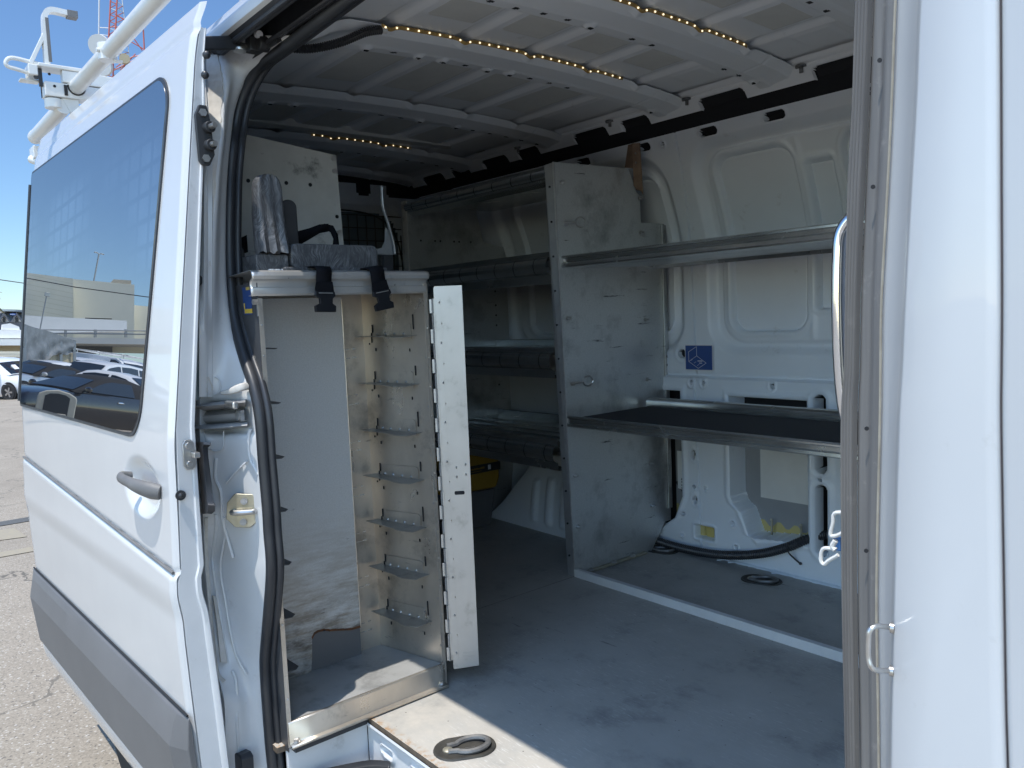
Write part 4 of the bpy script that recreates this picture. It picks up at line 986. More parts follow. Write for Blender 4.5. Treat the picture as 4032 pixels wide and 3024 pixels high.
    for k in range(3): st(.022 + k * .008, .027 + k * .008, 1.081, 1.088, 1)
    for k in range(7): st(.012 + k * .005, .0152 + k * .005, 1.031, 1.035, 0)
    m.build('sticker', ['sticker_blue', 'sticker_yellow'], t, smooth=0)
    m = MB(); m.cyl((X0 + .0, .7185, 1.052), (X0 + .0, .708, 1.052), .007, 6); m.bx(X0 - .004, X0, .7175, .7195, 1.02, 1.046); m.build('bolt', 'steel', t)
make_cabinet()

# ------------------------------------------------------------------ things on top of the cabinet
def rslab(m, x0, x1, poly, mm=0): m.prism([(x0, y, z) for y, z in poly], (x1 - x0, 0, 0), mm)
def rrect(y0, y1, z0, z1, r, n=5):
    out = []
    for cy, cz, a0 in ((y0 + r, z0 + r, 180), (y1 - r, z0 + r, 270), (y1 - r, z1 - r, 0), (y0 + r, z1 - r, 90)):
        for k in range(n + 1): a = R(a0 + 90 * k / n); out.append((cy + r * math.cos(a), cz + r * math.sin(a)))
    return out
def make_top_items():
    Z = 1.1235
    b = empty('plastic_tray', (-1.85, .94, Z), 'scuffed low black plastic tray lying on the cabinet top under the straps', 'tray')
    m = MB(); rslab(m, -1.87, -1.785, rrect(.826, 1.062, Z + .006, Z + .066, .016)); m.build('tray_body', 'scuffed_plastic', b, bevel=.004)
    m = MB(); rslab(m, -1.89, -1.768, rrect(.80, 1.076, Z, Z + .009, .004)); m.build('tray_flange', 'scuffed_plastic', b, bevel=.002)
    b = empty('scuffed_block', (-1.83, .77, Z), 'dark plastic base with white scuffs at the cabinet top corner beside the door seal', 'base')
    m = MB(); rslab(m, -1.90, -1.792, rrect(.742, .822, Z, Z + .040, .006)); m.build('base_block', 'scuffed_plastic', b, bevel=.003)
    m = MB(); rslab(m, -1.99, -1.89, rrect(.715, .757, Z, Z + .066, .014)); m.build('end_block', 'black_plastic', b, bevel=.004)
    m = MB()
    for y in (.768, .783, .797): m.piece().bx(-1.790, -1.778, y, y + .009, Z + .001, Z + .005)
    m.build('scuffed_tab', 'sticker_white', b)
    # upright foot with rounded top and ribbed toe
    f = empty('ribbed_boot', (-1.83, .79, Z + .04), 'scuffed grey-black plastic foot with rounded top standing upright on the cabinet', 'foot')
    m = MB(); rings = []
    prof = [(0.0, .080, .0), (.012, .080, -.003), (.03, .078, -.012), (.06, .074, -.024), (.095, .072, -.030), (.13, .073, -.032), (.155, .071, -.033), (.170, .060, -.034), (.178, .044, -.035), (.1815, .02, -.036)]
    for h, w, dx in prof:
        r = []
        for k in range(13):
            s = -1 + 2 * k / 12; ed = max(0, abs(s) - .8) / .2
            rib = .004 * math.cos(s * 9.4) * max(0, 1 - h / .09) + .0018 * math.cos(s * 9.4)
            r.append(Vector((-1.780 + dx * .45 + rib - .012 * ed * ed, .788 + .5 * w * s, Z + .043 + h + (.004 * math.cos(s * 22) if h < .005 else 0))))
        r += [Vector((-1.808 + dx * .45 - (.01 if h < .1 else 0), .788 + .5 * w * s, Z + .043 + h)) for s in (.9, 0, -.9)]
        rings.append(r)
    m.loft(rings, closed=True); m.add(rings[-1], [tuple(range(16))]); m.add(rings[0], [tuple(range(16))])
    m.build('foot_body', 'scuffed_plastic', f, smooth=50)
    m = MB(); rslab(m, -1.885, -1.83, rrect(.83, .870, Z + .04, Z + .175, .018)); m.build('rear_lobe', 'black_plastic', f, bevel=.004)
    # webbing: loop behind, two tails with buckles over the lip
    def web(pts, w, n=8, wd=(1, 0, 0)):
        P = spline(pts, n); wd = Vector(wd); return [[p - wd * w / 2, p + wd * w / 2] for p in P]
    s = empty('strap', (-1.88, .93, Z), 'black webbing strap looping up behind the tray on the cabinet top', 'strap')
    m = MB(); m.loft([[(x, y, z - w), (x + .004, y, z + w)] for (x, y, z), w in ((Vector(p), q) for p, q in (((-1.905, .872, 1.206), .022), ((-1.90, .90, 1.214), .018), ((-1.90, .93, 1.226), .014), ((-1.90, .96, 1.240), .011), ((-1.90, .985, 1.244), .010)))])
    m.loft([[(-1.90, .975, 1.254), (-1.90, .982, 1.238)], [(-1.90, 1.0, 1.250), (-1.90, .992, 1.232)], [(-1.90, 1.012, 1.228), (-1.90, .999, 1.216)], [(-1.90, 1.014, 1.205), (-1.90, .996, 1.200)], [(-1.90, 1.012, 1.17), (-1.90, .985, 1.17)]])
    m.loft([[(-1.895, .865, 1.182), (-1.895, .865, 1.215)], [(-1.895, .91, 1.172), (-1.895, .91, 1.200)], [(-1.895, .95, 1.165), (-1.895, .952, 1.188)], [(-1.895, .975, 1.15), (-1.895, .978, 1.172)]])
    m.build('webbing_band', 'webbing', s, solid=.0025)
    m = MB(); m.loft([[(-1.93, .66, 1.20), (-1.93, .66, 1.16)], [(-1.93, .715, 1.212), (-1.93, .715, 1.17)], [(-1.93, .735, 1.20), (-1.93, .735, 1.165)], [(-1.93, .78, 1.222), (-1.93, .78, 1.18)]]); m.build('webbing_tail', 'webbing', s, solid=.0025)
    for y, tilt, lab in ((.876, -.03, 'hanging black strap with a side release buckle, the one nearer the door seal'), (1.018, .16, 'tilted black strap with a side release buckle, hanging at the middle of the cabinet top')):
        t = empty('buckle_strap', (-1.735, y, Z), lab, 'strap', 'buckled straps hanging over the cabinet top')
        A = Matrix.Rotation(tilt, 4, 'X'); o_ = Vector((-1.728, y, 1.124))
        def T(a, b, c): return A @ Vector((a, b, c)) + o_
        m = MB(); w = .0195
        P = spline([(-.06, 0, .008), (-.02, 0, .0075), (-.002, 0, .006), (.006, 0, -.004), (.004, 0, -.02), (.003, 0, -.047)], 6)
        m.loft([[T(p.x, -w, p.z), T(p.x, w, p.z)] for p in P]); m.build('webbing_band', 'webbing', t, solid=.003)
        m = MB(); m.prism([T(.0035, a, b) for a, b in ((-.021, -.030), (.021, -.028), (.024, -.050), (.024, -.056), (-.024, -.056), (-.024, -.045))], (.004, 0, 0)); m.build('webbing_fold', 'webbing', t, bevel=.001)
        m = MB(); pr = [(-.024, -.052), (.024, -.052), (.026, -.062), (.019, -.068), (.018, -.080), (.027, -.086), (.026, -.100), (-.026, -.100), (-.027, -.086), (-.014, -.080), (-.015, -.068), (-.026, -.062)]
        m.prism([T(.002, a, b) for a, b in pr], (.009, 0, 0)); m.build('buckle', 'buckle', t, bevel=.0015)
        m = MB(); m.prism([T(.0115, a, b) for a, b in ((-.018, -.0545), (.018, -.0545), (.018, -.0565), (-.018, -.0565))], (.0008, 0, 0)); m.build('buckle_bar', 'steel', t)
    # bent bare-metal bracket standing behind
    t = empty('bent_bracket', (-2.05, 1.25, 1.19), 'slim bent grey metal bracket standing in front of the rear door grille', 'bracket')
    m = MB(); P = spline([(-2.05, 1.243, 1.392), (-2.05, 1.244, 1.33), (-2.05, 1.258, 1.285), (-2.05, 1.272, 1.23), (-2.05, 1.276, 1.192)], 6)
    m.loft([[p + Vector((0, -.005, 0)), p + Vector((.004, 0, 0)), p + Vector((0, .005, 0))] for p in P]); m.build('bracket_arm', 'post_dark', t, solid=.003)
    m = MB(); m.prism([(-2.052, y, z) for y, z in ((1.216, 1.192), (1.276, 1.192), (1.272, 1.232), (1.262, 1.262), (1.250, 1.272), (1.246, 1.232), (1.236, 1.212), (1.216, 1.207))], (-.003, 0, 0)); m.build('bracket_foot', 'post_dark', t)
    m = MB(); m.bx(-2.06, -2.045, 1.235, 1.265, 0, 1.190); m.build('bracket_base', 'black_plastic', t)
    # white end board of the unit behind
    t = empty('end_board', (-2.3, 1.05, .0), 'scuffed white panel with a row of bolt holes behind the cabinet', 'panel')
    m = MB(); m.prism([(-2.30, y, z) for y, z in ((.62, .2), (1.245, .2), (1.245, 1.2), (1.236, 1.522), (.62, 1.592))], (-.006, 0, 0))
    m.build('board_panel', 'board', t)
    m = MB()
    for y, z in ((.945, 1.422), (1.025, 1.423), (1.063, 1.424), (1.141, 1.424), (1.234 - .008, 1.331)): m.piece().cyl((-2.2995, y, z), (-2.2985, y, z), .006, 12)
    m.build('bolt_hole', 'cavity', t)
    m = MB()
    for y, z in ((1.226, 1.513), (1.228, 1.473), (1.232, 1.282)): m.piece(); bolt(m, (-2.2998, y, z), (1, 0, 0), .006, .004)
    m.build('bolt', 'steel', t)
    m = MB(); m.bx(-3.2, -2.306, .75, 1.24, .55, .57); m.bx(-3.2, -2.306, .75, 1.24, .95, .97); m.bx(-3.2, -2.306, .75, 1.24, .15, .17); m.bx(-3.21, -3.2, .75, 1.24, 0, 1.5); m.build('hidden_shelf', 'galv', t)
make_top_items()

# ------------------------------------------------------------------ galvanised shelving along the far wall
def make_shelves():
    u = empty('shelf_unit', (-2.65, 2.3, 0), 'galvanised four-shelf rack at the rear over the wheel arch', 'shelf rack')
    # divider panel between the two racks
    m = MB(); m.prism([(-2.126, y, z) for y, z in ((2.042, .0), (2.49, .0), (2.58, .105), (2.62, .105), (2.622, 1.345), (2.478, 1.345), (2.475, 1.452), (2.455, 1.462), (2.412, 1.552), (2.005, 1.541))], (-.002, 0, 0))
    m.prism([(-2.1255, 2.012 + .03 * (1 - z / 1.54), z) for z in (0., 1.541)] + [(-2.162, 1.998 + .042 * (1 - z / 1.54), z) for z in (1.534, .002)], (0, .002, 0), 1)
    for z in np.arange(.08, 1.5, .125): m.cyl((-2.145, 2.004 + .036 * (1 - z / 1.54), z), (-2.145, 2.000 + .036 * (1 - z / 1.54), z), .004, 8, 2)
    m.bx(-2.124, -2.118, 2.600, 2.622, .16, 1.34, 0)
    for z in (.80, .765): m.cyl((-2.117, 2.611, z), (-2.1165, 2.611, z), .006, 10, 2)
    m.tube([(-2.1245, 2.042, .002), (-2.1245, 2.008, 1.541)], .0022, 6, 3)
    m.build('divider_panel', ['galv', 'post_dark', 'cavity', 'steel'], u, smooth=0)
    m = MB(); m.bx(-2.1255, -2.105, 2.06, 2.44, .002, .010); m.build('floor_flange', 'zinc_yellow', u, bevel=.002)
    m = MB()
    for y in (2.12, 2.25, 2.36): m.piece(); bolt(m, (-2.114, y, .010), (0, 0, 1), .008, .006)
    m.build('bolt', 'steel', u)
    for y, z in ((2.054, .977), (2.487, .958), (2.489, .715), (2.473, 1.305), (2.492, .368), (2.059, .388), (2.496, .19), (2.065, .19), (2.046, 1.47), (2.47, 1.44)):
        m = MB(); m.cyl((-2.126, y, z), (-2.104, y, z), .0038, 8); m.tube([(-2.125, y, z), (-2.117, y, z)], .0085, 6); m.build('bolt', 'steel', u)
    for y, z in ((2.047, 1.322), (2.057, .735)):
        m = MB(); m.cyl((-2.126, y, z), (-2.10, y + .042, z + .004), .0042, 8); m.tube([(-2.124, y, z), (-2.117, y + .012, z)], .0085, 6)
        c = Vector((-2.096, y + .062, z + .006)); m.tube([c + Vector((.006 * math.cos(a), .020 * math.cos(a), .018 * math.sin(a))) for a in np.linspace(0, 2 * math.pi, 24)], .0036, 8); m.build('eye_bolt', 'steel', u)
    # rear end panel with its post
    m = MB(); m.prism([(-3.125, y, z) for y, z in ((2.02, .0), (2.56, .0), (2.60, .3), (2.60, 1.34), (2.46, 1.36), (2.42, 1.52), (2.015, 1.53))], (-.002, 0, 0), 0)
    m.bx(-3.155, -3.112, 2.012, 2.016, 0, 1.535, 1)
    for y in (2.09, 2.17, 2.20, 2.28, 2.31, 2.38): m.cyl((-3.1245, y, 1.36), (-3.1235, y, 1.36), .005, 8, 2)
    for z in (1.0, 1.05, 1.12, .95, .7, .65): m.cyl((-3.1245, 2.52, z), (-3.1235, 2.52, z), .005, 8, 2)
    m.build('end_panel', ['galv', 'board', 'cavity'], u, smooth=0)
    def shelf(z, roll, top_only=False):
        X0, X1 = -3.12, -2.165
        s = MB(); s.quad((X0, 2.03, z - .03), (X1, 2.03, z - .03), (X1, 2.52, z - .02), (X0, 2.52, z - .02)); o = s.build('shelf', 'galv_lip', u, smooth=0, solid=.0015)
        if z < .6 or .8 < z < 1:
            m = MB()
            for k in range(5): m.bx(X0, X1, 2.09 + k * .085, 2.125 + k * .085, z - .027, z - .020)
            m.build('shelf_rib', 'galv_lip', o)
        h0, h1 = (z - .018, z - .085) if roll else (z - .012, z - .048)
        m = MB(); m.loft([[(x, 2.028, z - .03), (x, 2.026, z - .002), (x, 2.018, z), (x, 2.015, z - .003), (x, 2.015, h0)] for x in (X0, X1)])
        m.loft([[(x, 2.015, h1), (x, 2.016, h1 - (.030 if roll else .006)), (x, 2.03, h1 - (.032 if roll else .008)), (x, 2.05, h1 - .02)] for x in (X0, X1)])
        m.build('shelf_lip', 'galv_lip', o, smooth=30)
        m = MB(); r = (h0 - h1) / 2; c = (h0 + h1) / 2
        m.loft([[(x, 2.016 - .8 * r * math.sin(a), c + r * math.cos(a)) for a in np.linspace(0, math.pi, 14)] for x in (X0 + .004, X1 - .002)]); m.build('rolled_edge', 'galv_roll', o, smooth=60)
        if not top_only:
            m = MB(); m.loft([[(x, 2.505, z - .02), (x, 2.50, z + .004), (x, 2.505, z + .008), (x, 2.512, z + .004), (x, 2.515, z - .03)] for x in (X0, X1)])
            m.build('back_bead', 'galv_lip', o, smooth=40)
    shelf(1.535, False, True); shelf(1.225, True); shelf(.872, True); shelf(.522, True)
    # front rack
    f = empty('shelf_unit', (-1.3, 2.3, 0), 'galvanised two-shelf rack facing the doorway with a black mat on its lower shelf', 'shelf rack')
    X0, X1 = -2.123, -.50
    m = MB(); m.loft([[(x, 2.060, 1.202), (x, 2.034, 1.206), (x, 2.028, 1.203), (x, 2.028, 1.197), (x, 2.036, 1.194), (x, 2.038, 1.184), (x, 2.030, 1.178), (x, 2.027, 1.168), (x, 2.030, 1.163), (x, 2.045, 1.1625)] for x in (X0, X1)])
    o = m.build('shelf_lip', 'galv_lip', f, smooth=40)
    m = MB(); m.quad((X0, 2.046, 1.1635), (X1, 2.046, 1.1635), (X1, 2.50, 1.172), (X0, 2.50, 1.172)); m.build('shelf', 'galv', f, smooth=0, solid=.0015)
    m = MB(); m.loft([[(x, 2.498, 1.158), (x, 2.50, 1.175), (x, 2.503, 1.21), (x, 2.51, 1.215), (x, 2.515, 1.205)] for x in (X0, X1)]); m.build('back_bead', 'galv_lip', f, smooth=40)
    m = MB(); m.loft([[(x, 2.056, .606), (x, 2.040, .617), (x, 2.030, .618), (x, 2.027, .613), (x, 2.028, .608), (x, 2.036, .604), (x, 2.036, .592), (x, 2.028, .588), (x, 2.027, .579), (x, 2.031, .576), (x, 2.05, .575)] for x in (X0, X1)]); m.build('shelf_lip', 'galv_lip', f, smooth=40)
    m = MB(); m.quad((X0, 2.05, .604), (X1, 2.05, .604), (X1, 2.47, .604), (X0, 2.47, .604)); m.build('shelf', 'galv', f, smooth=0, solid=.002)
    m = MB(); m.bx(X0 + .02, X1, 2.056, 2.452, .6055, .6085); m.build('shelf_liner', 'shelf_mat', f)
    m = MB(); m.loft([[(x, 2.455, .606), (x, 2.452, .630), (x, 2.458, .642), (x, 2.470, .646), (x, 2.480, .642), (x, 2.478, .632), (x, 2.480, .600)] for x in (X0 + .02, X1)]); m.build('back_bead', 'galv_lip', f, smooth=50)
    m = MB(); m.bx(X0, X1, 2.038, 2.0405, .001, .031); m.bx(X0, X1, 2.0405, 2.060, .028, .0305); m.build('floor_strip', 'trim_strip', f, bevel=.001)
    m = MB(); m.prism([(-.502, y, z) for y, z in ((2.042, 0), (2.6, 0), (2.6, 1.345), (2.41, 1.55), (2.005, 1.54))], (.002, 0, 0)); m.build('end_panel', 'galv', f)
    # rusty strap bracket holding the divider to the wall
    t = empty('wall_bracket', (-2.08, 2.42, 1.46), 'brown rusty bracket tying the divider panel to the van wall', 'bracket')
    m = MB(); m.prism([(-2.135, 2.40, 1.556), (-2.118, 2.405, 1.64), (-2.092, 2.405, 1.64), (-2.092, 2.40, 1.545)], (0, .003, 0)); m.prism([(-2.092, 2.40, 1.64), (-2.066, 2.412, 1.638), (-2.056, 2.412, 1.44), (-2.064, 2.41, 1.455), (-2.082, 2.405, 1.462), (-2.092, 2.40, 1.48)], (0, .003, 0))
    m.build('strap_plate', 'rust_bracket', t, smooth=0)
    m = MB()
    for z in (1.60, 1.565): m.piece().cyl((-2.078, 2.403, z), (-2.078, 2.400, z), .004, 8)
    m.build('rivet', 'steel', t)
    # papers tucked behind the divider
    t = MB(); t.prism([(-2.105, 2.645, z) if k < 2 else (-2.068, 2.645, z) for k, z in enumerate((.24, .40, .40, .235))], (0, .004, 0)); o = t.build('paper_slip', 'paper', None); tag(o, 'pale slip of card behind the divider panel at the wall opening', 'card')
    # yellow tool box and grey bin beneath the rear rack
    t = empty('tool_case', (-2.95, 2.3, .2), 'yellow tool case with a black band under the rear rack', 'tool case')
    m = MB(); m.prism([(-2.95, y, z) for y, z in ((2.03, .185), (2.338, .176), (2.36, .225), (2.362, .385), (2.03, .385))], (-.17, 0, 0)); m.build('case_body', 'case_yellow', t, bevel=.012, seg=3)
    m = MB(); m.bx(-3.123, -2.948, 2.028, 2.364, .262, .302); m.build('case_band', 'black_plastic', t, bevel=.002)
    m = MB(); m.bx(-3.121, -2.949, 2.029, 2.363, .362, .392); m.build('case_lid', 'black_plastic', t, bevel=.004)
    m = MB(); m.bx(-2.948, -2.9468, 2.288, 2.304, .272, .294, 0)
    rnd = random.Random(2)
    for k in range(14): m.bx(-2.948, -2.947, 2.19 + k * .0056, 2.1935 + k * .0056, .281, .281 + rnd.choice((.007, .009)), 1)
    for k in range(12): m.bx(-2.948, -2.947, 2.19 + k * .005, 2.192 + k * .005, .271, .274, 1)
    m.build('case_lettering', ['sticker_white', 'case_yellow'], t, smooth=0)
    t = empty('storage_bin', (-2.95, 2.3, 0), 'plain grey plastic bin under the yellow tool case', 'bin')
    m = MB(); m.prism([(-2.955, 2.03, 0), (-2.955, 2.30, 0), (-2.955, 2.335, .174), (-2.955, 2.03, .182)], (-.16, 0, 0)); m.build('bin_body', 'grey_plastic', t, bevel=.01)
    # cable bundle in the far bottom corner
    m = MB(); rnd = random.Random(9)
    for k in range(5): m.tube(spline([(-2.15 + rnd.uniform(-.02, .02), 2.60 + .015 * k, .03), (-2.07 + rnd.uniform(-.02, .02), 2.62, .12 + rnd.uniform(-.03, .05)), (-2.06, 2.64, .20 + .02 * k), (-2.12, 2.66, .26)], 8), .006, 8)
    m.build('cable_bundle', 'rubber', VAN)
make_shelves()

# ------------------------------------------------------------------ ladder rack on the roof
def make_rack():
    t = empty('ladder_rack', (-3.0, .75, 1.75), 'white tubular drop-down ladder rack on the van roof', 'roof rack')
    x = -3.0
    m = MB(); m.tube([(-3.0, .660, 1.806), (1.0, .660, 1.806)], .0232, 18); m.build('side_tube', 'white_metal', t)
    m = MB(); m.tube([(-3.5, .62, 1.742), (-2.98, .62, 1.742)], .024, 18); m.tube([(-3.5, .62, 1.742), (-3.47, .62, 1.742)], .0255, 18); m.build('lower_tube', 'white_metal', t)
    m = MB(); m.bx(x - .03, x + .03, .567, 2.5, 1.768, 1.814); m.bx(x + .0, x + .034, .62, 2.5, 1.816, 1.855); m.build('cross_bar', 'white_metal', t, bevel=.003)
    m = MB(); m.bx(x - .032, x - .02, .566, .58, 1.772, 1.81); m.cyl((x + .0305, .595, 1.80), (x + .0315, .595, 1.80), .0045, 10); m.cyl((x + .0345, .582, 1.835), (x + .0355, .582, 1.835), .0045, 10); m.bx(x + .031, x + .033, .622, .632, 1.775, 1.808); m.build('bar_opening', 'cavity', t)
    m = MB(); m.bx(x - .035, x + .038, .552, .70, 1.856, 1.868); m.bx(x - .035, x + .03, .525, .552, 1.828, 1.862); m.bx(x - .04, x + .0, .505, .56, 1.815, 1.822); m.build('clamp_plate', 'white_metal', t, bevel=.004)
    m = MB(); m.bx(x - .0, x + .012, .556, .566, 1.80, 1.855); m.cyl((x + .012, .548, 1.826), (x + .02, .548, 1.826), .008, 10); m.build('clamp_bolt', 'rubber', t)
    m = MB(); m.tube(spline([(x, .60, 1.868), (x + .005, .54, 1.873), (x + .01, .486, 1.876), (x + .01, .468, 1.862), (x + .01, .472, 1.848), (x + .008, .50, 1.843), (x, .545, 1.836)], 6), .0065, 10); m.build('pull_loop', 'white_metal', t)
    m = MB(); P = spline([(x, .584, 1.868), (x, .586, 1.94), (x, .588, 2.01), (x, .592, 2.035), (x, .606, 2.048), (x, .63, 2.050), (x, .685, 2.046)], 8)
    m.loft([[p + Vector((-.014, 0, 0)) + n * .008, p + Vector((.014, 0, 0)) + n * .008, p + Vector((.014, 0, 0)) - n * .008, p + Vector((-.014, 0, 0)) - n * .008] for p, n in ((P[i], Vector((0, -(P[min(i + 1, len(P) - 1)] - P[max(i - 1, 0)]).z, (P[min(i + 1, len(P) - 1)] - P[max(i - 1, 0)]).y)).normalized()) for i in range(len(P)))], closed=True)
    k = len(P) - 1; m.build('hook_upright', 'white_metal', t, smooth=40)
    m = MB(); m.bx(x - .016, x + .016, .655, .686, 2.036, 2.058); m.bx(x + .0142, x + .0155, .588, .598, 1.88, 2.02); m.build('rubber_sleeve', 'handle_plastic', t, bevel=.005)
    m = MB(); m.bar((x, .536, 1.868), (x, .582, 1.965), .026, .012, up=(0, 1, 0)); m.build('brace', 'white_metal', t, bevel=.002)
    m = MB()
    for z in np.arange(1.925, 1.972, .007): m.sphere((x, .580, z), .0075, 8, 0, (1.5, .8, .6))
    m.build('weld_bead', 'white_metal', t)
    m = MB(); m.cyl((x + .01, .655, 1.772), (x + .01, .655, 1.752), .011, 6); m.cyl((x + .0, .655, 1.770), (x + .0, .655, 1.764), .016, 14); m.build('socket_bolt', 'steel', t)
    m = MB(); m.tube([(-3.002, .660, 1.806), (-2.97, .660, 1.806)], .0275, 18); m.build('tube_socket', 'white_metal', t)
    m = MB(); m.prism([(x + .01, .615, 1.768), (x + .01, .665, 1.768), (x + .01, .662, 1.71), (x + .01, .648, 1.70)], (.012, 0, 0)); m.cyl((x, .595, 1.765), (x, .595, 1.735), .028, 14); m.build('link_plate', 'white_metal', t, bevel=.002)
    m = MB(); m.cyl((-3.42, .655, 1.735), (-3.40, .655, 1.735), .014, 8); m.bx(-3.52, -3.44, .60, .64, 1.655, 1.70); m.cyl((-3.50, .60, 1.66), (-3.45, .63, 1.64), .016, 12); m.build('end_fitting', 'white_metal', t, bevel=.003)
    # two more uprights and a collar on the tube
    m = MB(); m.cyl((-2.56, .658, 1.783), (-2.56, .658, 1.829), .0265, 16); m.cyl((-2.55, .634, 1.806), (-2.55, .626, 1.806), .006, 8); m.bx(-2.545, -2.53, .668, .69, 1.775, 1.781); m.build('tube_collar', 'white_metal', t)
    m = MB(); m.bx(-1.93, -1.89, .80, .84, 1.74, 2.3); m.build('upright', 'white_metal', t, bevel=.004)
    m = MB(); m.bx(-1.95, -1.90, .66, 2.5, 1.865, 1.91); m.build('cross_bar', 'white_metal', t, bevel=.004)
make_rack()

# ------------------------------------------------------------------ the car park around the van
def gz(x, y):
    x = np.asarray(x, float); y = np.asarray(y, float)
    low = -.70 - .0246 * np.clip(-x - 1.0, 0, 44)
    r = np.clip(-x - 16, 0, 40); far = -.36 + .032 * r
    w = sst(-y, -.2, 2.4) * sst(-x, 5, 11)
    return low * (1 - w) + far * w
def make_ground():
    xs = np.concatenate([np.arange(-400, -60, 20), np.arange(-60, -12, 1.), np.arange(-12, 6, .4), np.arange(6, 60, 4), np.arange(60, 420, 30)])
    ys = np.concatenate([np.arange(-400, -40, 20), np.arange(-40, -4, 1.), np.arange(-4, 10, .25), np.arange(10, 60, 2), np.arange(60, 420, 30)])
    X, Y = np.meshgrid(xs, ys); Z = gz(X, Y)
    o = grid('ground', np.stack([X, Y, Z], -1), ['asphalt'], None, None, None, smooth=180); tag(o, kind='structure')
    def patch(name, pts, m_, kind='structure', dz=.006):
        m = MB(); m.quad(*[(x, y, float(gz(x, y)) + dz) for x, y in pts]); o = m.build(name, m_, None, smooth=0); return tag(o, kind=kind)
    patch('bounce_pavement', [(-2.3, -4.5), (2.6, -4.5), (2.6, .62), (-2.3, .62)], 'concrete', dz=.008)  # pale apron out of view, added to bounce sunlight into the van
    patch('drain_channel', [(-9.6, .2), (-9.35, .2), (-9.35, 3.0), (-9.6, 3.0)], 'grate')
    patch('painted_marking', [(-9.2, .5), (-8.75, .5), (-8.55, 1.15), (-9.1, 1.12)], 'road_yellow')
    patch('painted_marking', [(-8.1, .4), (-7.9, .4), (-7.85, 1.1), (-8.05, 1.1)], 'road_yellow')
make_ground()

